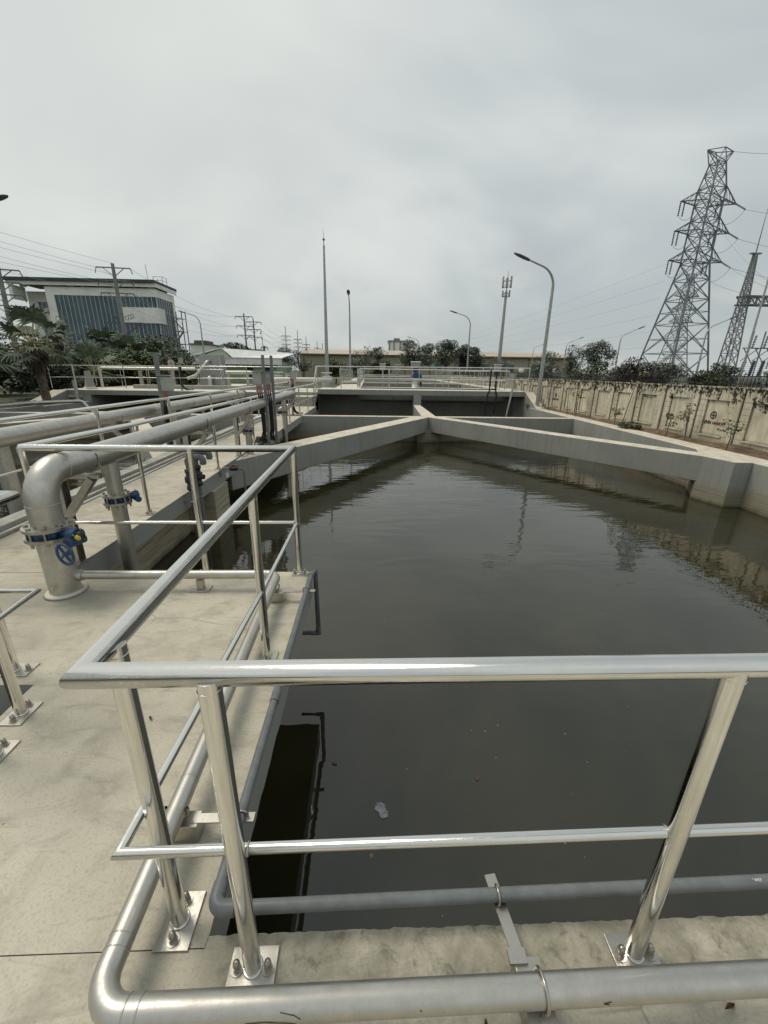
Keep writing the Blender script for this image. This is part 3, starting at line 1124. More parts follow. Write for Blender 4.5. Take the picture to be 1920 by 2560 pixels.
def railing(name, label, top, mids, posts, group=None, r=.0262, rm=.0135, rp=.0245, plate=None, n=20, cat='railing', weld=False):
    root = thing(name, label, cat, (posts[0][0], posts[0][1], posts[0][2]), group)
    for run in top:
        MBt = MB().tube(run, r, n)
        MBt.build('top_rail', 'rail', root)
    for run in mids:
        MB().tube(run, rm, max(8, n - 6)).build('mid_rail', 'rail', root)
    for p in posts:
        pl = p[4] if len(p) > 4 else plate
        o = rail_post(root, p[:3], p[3], rp, pl, True, n)
        if weld:
            for run in mids:
                for i in range(len(run) - 1):
                    a, b_ = Vector(run[i]), Vector(run[i + 1])
                    d = b_ - a
                    t = (Vector((p[0], p[1], a.z)) - a).dot(d) / d.length_squared
                    c = a + d * t
                    if 0 < t < 1 and math.hypot(c.x - p[0], c.y - p[1]) < .03:
                        for sg in (-1, 1):
                            k = MB()
                            k.torus(c + d.normalized() * (sg * (rp - .001)), rm + .0008, .0032, d, 18, 6)
                            k.build('weld_bead', 'plate', o)
    return root


TZ, MZ = 1.04, .465
PX = (.135, .115, 0, -.012)
PY = (.105, .15, 0, 0)
railing('guard_railing', 'nearest polished stainless railing along the front and round the corner of the landing', [
    [(3.2, .690, TZ + .035), (-.600, .715, TZ), (-.588, 3.175, TZ + .03), (-2.625, 3.160, TZ + .028)]],
    [[(3.2, .690, MZ + .13), (-.635, .722, MZ + .012), (-.600, 2.0, MZ + .005), (-.587, 3.165, MZ)], [(-.587, 3.165, MZ), (-2.62, 3.155, MZ)]],
    [(-.333, .703, 0, TZ, PX), (.800, .702, 0, TZ + .012, PX), (1.93, .70, 0, TZ + .02, PX), (3.06, .70, 0, TZ + .03, PX),
     (-.590, .818, 0, TZ, PY), (-.604, 2.046, 0, TZ, PY), (-.586, 3.155, 0, TZ + .03, (.13, .08, 0, -.005)), (-1.37, 3.15, 0, TZ + .03, (.13, .075, 0, -.003)), (-2.62, 3.15, 0, TZ + .028, (.10, .075, .02, 0))], weld=True)
k = MB()
k.sphere((0.01, .688, MZ + .033), .0062, 10, 6, (1, 1, .5))
k.build('rust_spot', 'rust', bpy.data.objects['guard_railing'])
# walkway railing (right edge)
wp = [3.40, 4.70, 7.07, 9.46, 11.7, 13.9, 16.0, 18.2, 20.4]
railing('guard_railing', 'stainless railing along the right edge of the walkway above the big tank', [
    [(-2.625, 3.160, TZ + .028), (-2.62, 4.6, TZ + .012), (-2.64, 20.55, TZ)]], [[(-2.62, 3.16, MZ), (-2.62, 4.6, MZ), (-2.65, 20.5, MZ)]],
    [(-2.62, y, 0, TZ + .005, (.10, .14, .0, 0)) for y in wp[1:]], None, .026, .0135, .022)
wp = [-.5, 1.7, 3.9, 6.1, 8.3, 10.5, 12.7, 14.9, 17.1, 19.3]
railing('guard_railing', 'stainless railing on the left kerb of the walkway in front of the left tank', [
    [(-3.88, -1.5, 1.10), (-3.88, 20.6, 1.10)]], [[(-3.88, -1.5, .55), (-3.88, 20.6, .55)]],
    [(-3.88, y, .10, 1.10, None) for y in wp], None, .027, .0135, .027)
# hatch railing at the far left
railing('guard_railing', 'stainless railing round the deck pit at the left picture edge', [
    [(-3.2, 2.00, TZ), (-1.77, 2.00, TZ), (-1.66, .6, TZ)]], [[(-3.2, 2.01, .5), (-1.79, 2.01, .5), (-1.70, .6, .5)]],
    [(-2.02, 1.985, 0, TZ, (.14, .11, .03, 0)), (-1.735, 1.665, 0, TZ, (.105, .15, 0, 0)), (-1.665, 1.43, 0, TZ, (.105, .15, 0, 0)), (-3.1, 1.985, 0, TZ, PX)])

# rails of the high platform
FR = 'railings on the high platform'


def far_rail(label, pts, zb, spacing, rr=.024, ht=1.08, mid=.52, n=8, endpost=True):
    tot = 0
    segs = []
    for i in range(len(pts) - 1):
        a, b_ = Vector(pts[i]), Vector(pts[i + 1])
        L = (b_ - a).length
        m_ = max(1, round(L / spacing))
        for j in range(m_ + (1 if i == len(pts) - 2 else 0)):
            segs.append(a.lerp(b_, j / m_))
    up = Vector((0, 0, 1))
    top = [Vector(p) + up * ht for p in pts]
    md = [Vector(p) + up * mid for p in pts]
    return railing('platform_railing', label, [top], [md], [(p.x, p.y, p.z, p.z + ht) for p in segs], FR, rr, .015, .021, None, n)


far_rail('long front railing of the right high platform above the dark openings', [(-2.65, 22.08, PR + .02), (8.33, 22.08, PR + .08)], PR, 1.25)
far_rail('front railing of the left high platform with a bent end beside the palms', [(-15.55, 25.0, PL + .1), (-16.0, 22.15, PL + .06), (-3.75, 22.08, PL + .16)], PL, 1.25)
far_rail('second railing row of the right platform just behind the long front railing', [(-.5, 23.3, PR), (7.6, 23.3, PR)], PR, 1.6, ht=1.02)
far_rail('third railing row of the right platform beyond the blue motor', [(-.5, 25.4, PR), (7.7, 25.4, PR)], PR, 1.7, ht=.62, mid=.3)
far_rail('far railing row of the right platform near the warehouse', [(-.4, 35.2, PR), (7.8, 35.2, PR)], PR, 1.8, ht=.62, mid=.3)
far_rail('railing running back along the pale central walkway', [(-.62, 23.5, PR), (-.62, 50, PR)], PR, 1.5, ht=1.02)
far_rail('railing running back along the left side of the pale central walkway', [(-1.85, 27.5, PR), (-1.85, 50, PR)], PR, 1.5, ht=1.02)
far_rail('railing behind the left high platform under the bushes', [(-15.4, 27.3, PL), (-9.1, 27.3, PL)], PL, 1.4, ht=1.05)
far_rail('railing running back on the right side of the basins beside the boundary wall', [(7.75, 23.5, PR), (7.75, 50, PR)], PR, 1.6, ht=1.0)
# stair handrails
for x0, lb in ((-2.66, 'right sloping handrail of the concrete steps'), (-3.80, 'left sloping handrail of the concrete steps')):
    railing('stair_rail', lb, [[(x0, 20.55, 1.04), (x0, 20.75, 1.04), (x0, 22.05, PR + 1.1)]], [[(x0, 20.7, .52), (x0, 22.0, PR + .5)]],
            [(x0, 20.65, .15, 1.04), (x0, 21.35, .3, 1.44), (x0, 22.0, .55, 1.82)], None, .024, .015, .021, None, 10)


# ---- slim steel pipe and grey PVC pipe round the landing
def ubolt(k, c, R, r, axis, up=True):
    k.torus(c, R, r, axis, 20, 8)


root = thing('steel_pipe', 'fat brushed steel pipe bending round the landing edge at deck level below the nearest railing', 'pipe', (.3, .58, 0))
RS = .0345
path = fillet([(-2.2, 2.90, .13), (-.715, 2.90, .13), (-.69, .575, .13), (3.2, .605, .13)], .085, 7)
MB().tube(path, RS, 24).build('pipe', 'pipe', root)
for c, ax in (((-.80, 2.90, .13), (1, 0, 0)), ((-.713, 2.80, .13), (0.02, 1, 0)), ((-.692, .72, .13), (0, 1, 0)), ((-.6915, .69, .13), (0, 1, 0)), ((-.565, .576, .13), (1, 0, 0)), ((-.598, .5757, .13), (1, 0, 0)), ((-.697, 1.19, .13), (0, 1, 0))):
    k = MB()
    k.torus(c, RS - .001, .0022, ax, 28, 6)
    k.build('weld_seam', 'plate', root)
# saddle on the landing and two brackets carrying both pipes
k = MB()
k.box((-1.32, 2.90, .006), (.15, .10, .011))
k.box((-1.32, 2.90, .05), (.05, .05, .078))
k.build('saddle', 'plate', root, .003)
for (xc, yc, x2, lb) in ((-.695, 1.075, -.42, 0), (-.705, 2.72, -.40, 1)):
    k = MB()
    k.box((xc + .02, yc, .043), (.11, .06, .081))
    k.build('bracket', 'plate', root, .002)
    k = MB()
    k.bar((xc + .05, yc, .083), (x2, yc, .083), .034, .006)
    k.build('flat_bar', 'plate', root)
    k = MB()
    k.torus((xc, yc, .128), RS + .006, .0055, (0.02, 1, 0), 28, 8, -.4, PI + .4)
    k.build('u_bolt', 'bolt', root)
for xb in (.435, 2.6):
    k = MB()
    k.box((xb + .015, .575, .043), (.075, .19, .08))
    k.build('bracket', 'plate', root, .002)
    k = MB()
    k.bar((xb + .004, .60, .078), (xb - .03, .878, .068), .036, .006)
    k.box((xb - .012, .668, .0865), (.05, .034, .012))
    k.build('flat_bar', 'plate', root)
    k = MB()
    k.torus((xb + .02, .585 + (.01 if xb > 1 else 0), .128), RS + .0055, .005, (1, 0.03, 0), 32, 8)
    k.lathe([(.009, -.012), (.009, 0)], (xb + .02, .553, .09), 6, None, False)
    k.build('u_bolt', 'bolt', root)

fz = lambda x, a: (x, .5757 + .0077 * (x + .6) - (RS + .0008) * math.sin(a) + .0, .13 + (RS + .0008) * math.cos(a))
for pl in (((-.215, .75), (-.18, .95), (-.165, 1.2)), ((-.30, 1.75), (-.31, 1.45), (-.295, 1.3), (-.25, 1.27), (-.20, 1.42), (-.175, 1.62)), ((.62, 1.2), (.60, 1.32), (.615, 1.4)), ((.13, 1.05), (.135, 1.15)), ((1.05, .9), (1.09, 1.35))):
    k = MB()
    k.tube([fz(*q_) for q_ in pl], .0008, 5)
    k.build('pen_mark', 'rust', root)

root = thing('pvc_pipe', 'thin grey plastic pipe hung just outside the deck edge below the nearest railing', 'pipe', (.3, .82, 0))
RPV = .0190
c0 = (-.470, .798, .094)
path = [(3.2, .845, .094), c0, (-.462, 2.97, .094), (-.435, 3.02, .094), (-.43, 3.02, -.50), (-.62, 3.02, -.50)]
MB().tube(fillet(path[0:3], .03, 5) + path[3:], RPV, 18).build('pipe', 'pvc', root)
for a, b_ in (((-.43, .799, .094), (-.405, .7995, .094)), ((-.469, .83, .094), (-.4685, .865, .094)), ((-.4655, 1.62, .094), (-.4653, 1.69, .094)), ((-.463, 2.93, .094), (-.46, 2.965, .094)), ((-.43, 3.02, -.44), (-.43, 3.02, -.47))):
    MB().tube([a, b_], RPV * 1.22, 18).build('coupling', 'pvc', root)
k = MB()
k.tube(fillet([(-.405, .7995, .094), c0, (-.469, .86, .094)], .03, 6), RPV * 1.2, 18)
k.build('elbow', 'pvc', root)
k = MB()
k.tube(fillet([(-.43, 3.02, -.45), (-.43, 3.02, -.50), (-.49, 3.02, -.50)], .02, 5), RPV * 1.2, 16)
k.build('elbow', 'pvc', root)
for xb in (.408, 2.575):
    k = MB()
    yb = .798 + .047 * (xb + .47) / 3.67
    k.torus((xb, yb, .0945), RPV + .0045, .004, (1, .02, 0), 26, 8)
    k.build('u_bolt', 'bolt', root)
for yc in (1.075, 2.72):
    k = MB()
    k.torus((-.4665, yc, .0945), RPV + .0045, .004, (0, 1, 0), 26, 8)
    k.build('u_bolt', 'bolt', root)
k = MB()
q = random.Random(5)
for i, (u0, v0, u1, v1) in enumerate(((0, 0, 0, 1), (.25, .1, .45, .9), (.45, .9, .6, .1), (.6, .1, .75, .9), (.95, 0, .95, .8), (.95, .8, 1.2, .8), (1.2, .8, 1.2, .1), (1.4, .8, 1.7, .8), (1.7, .8, 1.45, .1))):
    f = lambda u, v: (1.245 + u * .016, .8225 - RPV * math.cos(.9 + v * .55) - .0004, .094 + RPV * math.sin(.9 + v * .55) + .0006)
    k.bar(f(u0, v0), f(u1, v1), .0016, .0008)
k.build('paint_mark', 'white', root)


# ---- long header pipe with riser, butterfly valves and drop pipes
def wafer_valve(root, c, R, Rb, h, drop=0, wheel=None, nb=8, gear_dir=(1, -.15), scale=1.0, dome=True):
    x, y, z = c
    for s_ in (-1, 1):
        k = MB()
        k.disc((x, y, z + s_ * (h / 2 + .012)), R, .022, (0, 0, 1), 32)
        k.build('flange', 'plate', root)
    k = MB()
    k.disc((x, y, z), Rb, h, (0, 0, 1), 28)
    for j in range(nb):
        if j % 2:
            t = 2 * PI * j / nb
            k.lathe([(R * .13, -h / 2), (R * .13, h / 2)], (x + Rb * math.cos(t), y + Rb * math.sin(t), z), 10)
    v = k.build('valve', 'blue', root)
    for j in range(nb):
        k = MB()
        t = 2 * PI * (j + .5) / nb
        bx, by = x + R * .83 * math.cos(t), y + R * .83 * math.sin(t)
        k.tube([(bx, by, z - h / 2 - .06), (bx, by, z + h / 2 + .03)], .009 * scale, 8)
        for zz in (z + h / 2 + .0235, z - h / 2 - .0415):
            k.lathe([(.018 * scale, 0), (.018 * scale, .016)], (bx, by, zz), 6, None, False)
        k.lathe([(.013 * scale, 0), (.013 * scale, .02)], (bx, by, z - h / 2 - .065), 6, None, False)
        k.build('flange_bolt', 'bolt', v)
    gd = Vector((gear_dir[0], gear_dir[1], 0)).normalized()
    k = MB()
    p0 = Vector((x, y, z)) + gd * (Rb * .9)
    p1 = Vector((x, y, z)) + gd * (R + (.055 if dome else .012) * scale)
    k.tube([p0, p1], [.030 * scale, .026 * scale], 14)
    k.tube([p1 - gd * .012, p1 + gd * .012 * scale], .047 * scale, 18)
    k.tube([p1 + gd * .012 * scale, p1 + gd * .072 * scale], .056 * scale, 20)
    g2 = p1 + gd * .045 * scale
    side = Vector((gd.y, -gd.x, 0))
    k.tube([g2 + Vector((0, 0, -.045 * scale)) - side * .055 * scale, g2 + Vector((0, 0, -.045 * scale)) + side * .085 * scale], .038 * scale, 16)
    k.build('gearbox', 'blue', v, .003)
    k = MB()
    for j in range(4):
        t = j * PI / 2 + .4
        cpos = p1 + gd * .07 * scale + side * (.046 * scale * math.cos(t)) + Vector((0, 0, .046 * scale * math.sin(t)))
        k.tube([cpos, cpos + gd * .012 * scale], .008 * scale, 6)
    k.tube([g2 + Vector((0, 0, .05 * scale)), g2 + Vector((0, 0, .078 * scale))], .007 * scale, 8)
    k.build('gearbox_bolts', 'bolt', v)
    e0 = p1 + gd * .075 * scale
    k = MB()
    k.sphere(e0 + gd * .012 * scale, .036 * scale, 16, 10)
    if dome:
        k.build('indicator_dome', 'black', v)
    k = MB()
    k.sphere(e0 + gd * .018 * scale + side * .018 * scale - Vector((0, 0, .006 * scale)), .026 * scale, 12, 8)
    if dome:
        k.build('indicator', 'yellow', v)
    if wheel:
        wc = g2 + Vector((0, 0, -.045 * scale)) + side * .125 * scale + Vector((0, 0, wheel[1])) + gd * wheel[0]
        k = MB()
        Rw = .082 * scale
        k.torus(wc, Rw, .0105 * scale, side, 36, 8)
        qv = Vector((0, 0, 1)).rotation_difference(side)
        for j in range(4):
            t = j * PI / 2 + .35
            d = qv @ Vector((math.cos(t), math.sin(t), 0))
            k.bar(wc + d * .012, wc + d * (Rw - .004), .017 * scale, .010 * scale)
        k.tube([wc - side * .05 * scale, wc + side * .014 * scale], .017 * scale, 14)
        k.build('handwheel', 'blue', v)
    return v


PZ = .93
hx = lambda y: -2.335 - .013 * (y - 2.87)
root = thing('header_pipe', 'long thick steel header pipe with blue valves along the walkway beside the big tank', 'pipe', (-2.335, 2.87, 0))
RB = .103
k = MB()
k.tube(fillet([(-2.335, 2.87, .0), (-2.335, 2.87, PZ), (hx(13.75), 13.75, PZ)], .21, 12), RB, 36)
k.build('pipe', 'pipe', root)
k = MB()
k.lathe([(RB + .035, 0), (RB + .04, .004), (RB + .025, .022), (RB, .026)], (-2.335, 2.87, 0), 32)
k.build('grout_collar', 'upper', root)
for c, ax, in (((-2.335, 2.87, PZ - .215), (0, 0, 1)), ((hx(3.09), 3.09, PZ), (0, 1, 0)), ((hx(6.15), 6.15, PZ), (0, 1, 0)), ((hx(9.1), 9.1, PZ), (0, 1, 0))):
    k = MB()
    k.torus(c, RB - .001, .004, ax, 40, 6)
    k.build('weld_seam', 'plate', root)
k = MB()
k.disc((hx(13.76), 13.76, PZ), RB + .02, .02, (0, 1, 0), 32)
k.build('end_cap', 'plate', root)
wafer_valve(root, (-2.335, 2.87, .51), .160, .122, .05, wheel=(.02, -.06), gear_dir=(1, -.35), nb=8, scale=.92)
k = MB()
k.tube([(-2.26, 2.895, .13), (-2.20, 2.90, .13)], .044, 20)
k.lathe([(.013, 0), (.013, .012)], (-2.33, 2.745, .09), 6, (0, -1, 0), False)
k.build('branch_boss', 'pipe', root)
for yd, gd, wh in ((3.76, (.75, .75), None), (8.40, (-.8, .5), (0, 0)), (12.35, (-.8, -.4), (0, -.02))):
    xd = hx(yd) - .02
    k = MB()
    k.tube([(xd, yd, PZ - .07), (xd, yd, WZ - .4)], .066, 28)
    k.build('drop_pipe', 'pipe', root)
    wafer_valve(root, (xd, yd, .485), .118, .088, .05, wheel=wh, gear_dir=gd, scale=.74, dome=False)
for i, yb in enumerate((3.42, 5.95, 8.22, 10.9, 13.2)):
    xb = -2.60
    k = MB()
    k.box((xb - .035, yb, .39), (.008, .09, .78))
    k.box((xb, yb - .041, .39), (.07, .007, .78))
    k.box((xb, yb + .041, .39), (.07, .007, .78))
    k.box((xb, yb, .006), (.13, .17, .012))
    k.bar((xb + .01, yb - .02, .42), (xb + .29, yb - .02, .765), .065, .055)
    k.bar((xb - .06, yb, .785), (xb + .36, yb, .785), .075, .034)
    b_ = k.build('pipe_bracket', 'plate', root)
    k = MB()
    k.torus((hx(yb), yb, PZ - .0), RB + .006, .0065, (0, 1, 0), 40, 8, -.5, PI + .5)
    for s_ in (-1, 1):
        k.tube([(hx(yb) + s_ * (RB + .006), yb, PZ - .05), (hx(yb) + s_ * (RB + .006), yb, .77)], .0065, 8)
    k.build('u_bolt', 'bolt', b_)
    for sg in (-1, 1):
        k = MB()
        acorn(k, xb - .035 * sg, yb + .07 * sg, .012, .8)
        k.build('anchor_bolt', 'bolt', b_)

# ---- second header pipe over the left tank
root = thing('header_pipe', 'second long steel header pipe hanging over the left tank behind the left kerb railing', 'pipe', (-4.2, 1.0, 0))
k = MB()
k.tube([(-4.22, -2.0, .86), (-4.30, 14.6, .86)], .108, 28)
k.build('pipe', 'pipe', root)
for y in (2.2, 5.4, 8.6, 11.4):
    k = MB()
    k.torus((-4.22 - .005 * (y + 2), y, .86), .107, .004, (0, 1, 0), 32, 6)
    k.build('weld_seam', 'plate', root)
k = MB()
k.disc((-4.30, 14.61, .86), .145, .02, (0, 1, 0), 24)
k.build('end_cap', 'plate', root)
for y in (1.2, 4.1, 7.2, 10.2, 13.4):
    xc = -4.22 - .005 * (y + 2)
    k = MB()
    k.bar((-3.95, y, .715), (-4.46, y, .715), .09, .05)
    k.bar((-3.965, y, .22), (-4.40, y, .69), .07, .05)
    k.box((-3.98, y, .40), (.05, .09, .66))
    b_ = k.build('pipe_bracket', 'plate', root)
    k = MB()
    k.torus((xc, y, .86), .113, .006, (0, 1, 0), 32, 8, -.3, PI + .3)
    k.build('u_bolt', 'bolt', b_)
for y in (4.9, 9.3, 13.9):
    k = MB()
    k.tube([(-4.30, y, .80), (-4.30, y, WZ - .3)], .085, 20)
    k.build('drop_pipe', 'pipe', root)

# ---- twin grey standpipes with black union valves
for (yy, zt, lb) in ((5.52, .52, 'front one of the two grey plastic standpipes with black valve at the walkway edge'), (5.76, .545, 'rear one of the two grey plastic standpipes with black valve at the walkway edge')):
    x0 = -2.44
    root = thing('standpipe', lb, 'pipe', (x0, yy, -.9), 'twin grey standpipes')
    r_ = .036
    k = MB()
    k.tube(fillet([(x0, yy, -.95), (x0, yy, zt), (x0 + .20, yy, zt), (x0 + .20, yy, zt - .10)], .05, 6), r_, 18)
    k.build('pipe', 'pvc', root)
    for a, b_ in (((x0, yy, zt - .10), (x0, yy, zt - .03)), ((x0, yy, -.79), (x0, yy, -.70))):
        k = MB()
        k.tube([a, b_], r_ * 1.2, 18)
        k.build('coupling', 'pvc', root)
    k = MB()
    k.tube([(x0 + .04, yy, zt), (x0 + .09, yy, zt)], r_ * 1.15, 18)
    k.build('coupling', 'pvc', root)
    k = MB()
    k.tube(fillet([(x0 + .11, yy, zt), (x0 + .20, yy, zt), (x0 + .20, yy, zt - .085)], .05, 6), r_ * 1.2, 18)
    k.build('elbow', 'pvc', root)
    k = MB()
    k.lathe([(.05, 0), (.062, .01), (.062, .05), (.052, .06), (.05, .10), (.066, .11), (.066, .19), (.05, .20), (.05, .24), (.06, .25), (.06, .29), (.04, .30)], (x0, yy, .06), 14)
    k.tube([(x0 + .03, yy - .03, .2), (x0 + .11, yy - .05, .2)], .035, 10)
    for a in range(10):
        t = a * 2 * PI / 10
        k.bar((x0 + .064 * math.cos(t), yy + .064 * math.sin(t), .17), (x0 + .064 * math.cos(t), yy + .064 * math.sin(t), .25), .012, .012)
    k.build('union_valve', 'pvcd', root)
    k = MB()
    k.torus((x0, yy, -.1), r_ + .006, .005, (0, 0, 1), 20, 6)
    k.bar((x0 - .11, yy - .04, -.1), (x0, yy - .04, -.1), .02, .006)
    k.build('pipe_clamp', 'bolt', root)

# ---- thin PVC line with red valve along the walkway edge
root = thing('pvc_pipe', 'grey plastic pipe with a red handled valve and white tag at the walkway edge', 'pipe', (-2.4, 6.9, 0))
k = MB()
k.tube(fillet([(-2.49, 10.4, .05), (-2.49, 6.90, .05), (-2.12, 6.86, .05), (-2.12, 6.86, -.38)], .03, 4), .0165, 14)
k.build('pipe', 'pvc', root)
k = MB()
k.tube([(-2.36, 6.886, .05), (-2.22, 6.872, .05)], [.034, .034], 14)
k.tube([(-2.33, 6.884, .05), (-2.25, 6.874, .05)], .041, 12)
k.tube([(-2.29, 6.88, .05), (-2.29, 6.88, .105)], .016, 10)
k.build('valve', 'pvcd', root)
k = MB()
k.box((-2.285, 6.88, .115), (.15, .034, .018))
k.build('valve_handle', 'red', root, .006)
k = MB()
k.bar((-2.39, 6.865, .085), (-2.40, 6.86, -.02), .003, .002)
k.box((-2.402, 6.858, -.055), (.042, .003, .075), .3)
k.build('tag', 'white', root)
k = MB()
k.box((-2.535, 6.91, -.02), (.03, .03, .13))
k.box((-2.50, 9.0, .03), (.05, .03, .05))
k.build('clip', 'plate', root)


# ---- cable posts with junction boxes
def cable_post(p, label, h=1.95, w=.055, boxside=-1, group='steel cable posts', coil=True):
    x, y, z = p
    root = thing('cable_post', label, 'cable post', p, group)
    k = MB()
    k.box((x, y, z + h / 2), (w, w, h))
    k.box((x, y, z + .006), (w * 2.2, w * 2.2, .012))
    k.build('post', 'post', root)
    k = MB()
    k.box((x + boxside * .15, y + .01, z + 1.46), (.20, .10, .27))
    b_ = k.build('junction_box', 'box', root, .008)
    k = MB()
    k.box((x + boxside * .14, y + .01, z + 1.615), (.26, .17, .010))
    k.build('box_cover', 'galv', b_)
    k = MB()
    for i in range(3):
        cx = x + boxside * (.075 + .045 * i)
        k.tube([(cx, y - .03, z + 1.325), (cx - boxside * .01, y - .03, z + 1.14)], .02, 10)
    k.build('cable_glands', 'pink', root)
    k = MB()
    for i in range(3):
        cx = x + boxside * (.075 + .045 * i)
        dy = -.06 + .04 * i
        pts = [(cx - boxside * .01, y - .03, z + 1.15), (x + boxside * (.045 + .035 * i), y - .05, z + .95), (x + boxside * (.04 + .03 * i), y - .05, z + .3),
               (x + boxside * (.08 + .05 * i), y + dy + .05, z + .12), (x + boxside * (.22 + .10 * i), y + dy + .1, z + .035), (x + boxside * (.5), y + .3 + .1 * i, z + .03)]
        k.tube(fillet(pts, .12, 4), .017, 8)
    k.build('cables', 'black', root)
    if coil:
        k = MB()
        for i in range(3):
            k.torus((x + boxside * .18, y + .12, z + .05 + i * .035), .15 - .012 * i, .02, (.15, .1, 1), 22, 7)
        k.build('cable_coil', 'black', root)
    return root


cable_post((-2.33, 9.65, 0), 'nearer of the two paired steel cable posts beside the header pipe')
cable_post((-2.22, 9.98, 0), 'farther of the two paired steel cable posts beside the header pipe')
cable_post((-4.06, 8.45, -.1), 'lone steel cable post with a grey control box over the left tank', 2.02, .065, .9, coil=False)
cable_post((-9.75, 22.6, PL), 'small cable post with black cables on the left high platform beside the walking person', 1.25, .07, .8, coil=False)
cable_post((-2.95, 16.4, 0), 'cable post with a grey box by the end of the cross wall', 1.55, .06, .6, coil=False)

# ================================================================== EQUIPMENT ON THE HIGH PLATFORM
# blue geared motor drive
root = thing('drive_unit', 'blue geared motor with grey cover on a white pedestal behind the long platform railing', 'motor', (2.7, 24.6, PR))
z = PR
k = MB()
k.lathe([(.34, 0), (.34, .04), (.24, .06), (.19, .25), (.22, .44), (.30, .47), (.30, .50)], (2.7, 24.6, z), 24)
p_ = k.build('pedestal', 'white', root)
k = MB()
k.tube([(2.88, 24.45, z + .25), (2.97, 24.38, z + .25)], .12, 16)
k.build('port', 'shade', p_)
k = MB()
k.box((2.68, 24.6, z + .62), (.5, .42, .22))
k.tube([(2.45, 24.6, z + .66), (3.02, 24.6, z + .66)], .15, 18)
k.lathe([(.20, 0), (.20, .06), (.15, .10), (.15, .22)], (2.66, 24.6, z + .73), 18)
k.build('gearbox', 'blue', root, .012)
k = MB()
k.lathe([(.12, 0), (.14, .02), (.14, .16)], (2.66, 24.6, z + .95), 18)
k.build('motor', 'blue', root)
k = MB()
k.box((2.66, 24.6, z + 1.27), (.50, .42, .32))
k.build('cover', 'screen', root, .01)
k = MB()
k.box((2.66, 24.6, z + 1.44), (.54, .46, .05))
k.build('lid', 'white', root, .008)

# inclined grey machine
root = thing('screening_machine', 'tall grey leaning machine panel with round pipes in front of the green building', 'machine', (-10.0, 28.0, PL))
k = MB()
k.v = [Vector(p) for p in ((-10.75, 27.6, PL), (-9.3, 27.6, PL), (-9.3, 28.9, PL), (-10.75, 28.9, PL), (-10.75, 28.0, 2.5), (-9.45, 28.0, 2.5), (-9.45, 28.9, 2.5), (-10.75, 28.9, 2.5))]
for q_ in ((3, 2, 1, 0), (4, 5, 6, 7), (0, 1, 5, 4), (1, 2, 6, 5), (2, 3, 7, 6), (3, 0, 4, 7)):
    k.face(q_)
k.build('panel', 'screen', root, .01)
k = MB()
k.bar((-9.30, 27.55, PL), (-9.45, 27.95, 2.5), .06, .14)
k.build('edge_flange', 'galv', root)
k = MB()
k.tube(fillet([(-10.05, 27.9, 2.08), (-10.05, 27.45, 2.08), (-10.75, 27.2, 1.25), (-11.3, 27.2, PL + .5)], .2, 5), .085, 16)
k.build('pipe', 'pipe', root)
k = MB()
k.tube(fillet([(-10.0, 27.7, 1.1), (-10.0, 27.35, 1.1), (-10.0, 27.3, PL)], .18, 5), .15, 16)
k.build('outlet', 'pipe', root)


def plat_pipe(label, pts, r, fr=.15, legs=()):
    root = thing('steel_pipe', label, 'pipe', pts[0])
    k = MB()
    k.tube(fillet(pts, fr, 6), r, 16)
    k.build('pipe', 'pipe', root)
    for (x, y, z0, z1) in legs:
        k = MB()
        k.box((x, y, (z0 + z1) / 2), (.16, .12, z1 - z0))
        k.build('support', 'plate', root)
    return root


plat_pipe('pale steel pipe with a bend down at its left end on the left high platform', [(-15.3, 25.1, PL), (-15.3, 25.1, 1.6), (-9.8, 24.8, 1.62)], .075, .2, [(-13.0, 25, PL, 1.5), (-11.2, 25, PL, 1.5)])
plat_pipe('short horizontal steel pipe on legs right of the leaning machine', [(-8.5, 26, 1.45), (-6.9, 26, 1.47)], .10, .2, [(-8.3, 25.8, PL, 1.4), (-7.2, 25.8, PL, 1.4)])
plat_pipe('pale steel pipe lying along the platform behind the concrete steps', [(-5.4, 24.6, 1.12), (-2.1, 24.6, 1.15)], .12, .2, [(-4.4, 24.6, PL, 1.05), (-2.6, 24.6, PL, 1.05)])
plat_pipe('pale pipe along the outer wall of the left tank', [(-14.2, 4.0, .18), (-14.2, 18.2, .18), (-13.0, 19.6, .18), (-12.6, 19.6, -.35), (-9.0, 19.8, -.35)], .075, .2, [(-14.2, 8, 0, .14), (-14.2, 12.5, 0, .14), (-14.2, 16.5, 0, .14)])
plat_pipe('thin second pipe beside the pale pipe on the left tank wall', [(-14.02, 4.0, .06), (-14.02, 18.6, .06)], .035, .2)
plat_pipe('round steel pipe lying on the central walkway', [(-2.0, 31, PR + .12), (-.9, 31.4, PR + .12)], .12, .1)
for (x, y, zb, lb) in ((-5.35, 25.5, PL, 'white table-like valve stand left of the light mast'), (-2.55, 26.2, PL, 'white table-like valve stand just left of the mast foot')):
    root = thing('valve_stand', lb, 'valve stand', (x, y, zb))
    k = MB()
    k.box((x, y, zb + .45), (.3, .3, .9))
    k.build('post', 'galv', root)
    k = MB()
    k.box((x, y, zb + .96), (.62, .4, .05))
    k.box((x, y, zb + .76), (.56, .36, .04))
    k.build('top_plate', 'white', root)
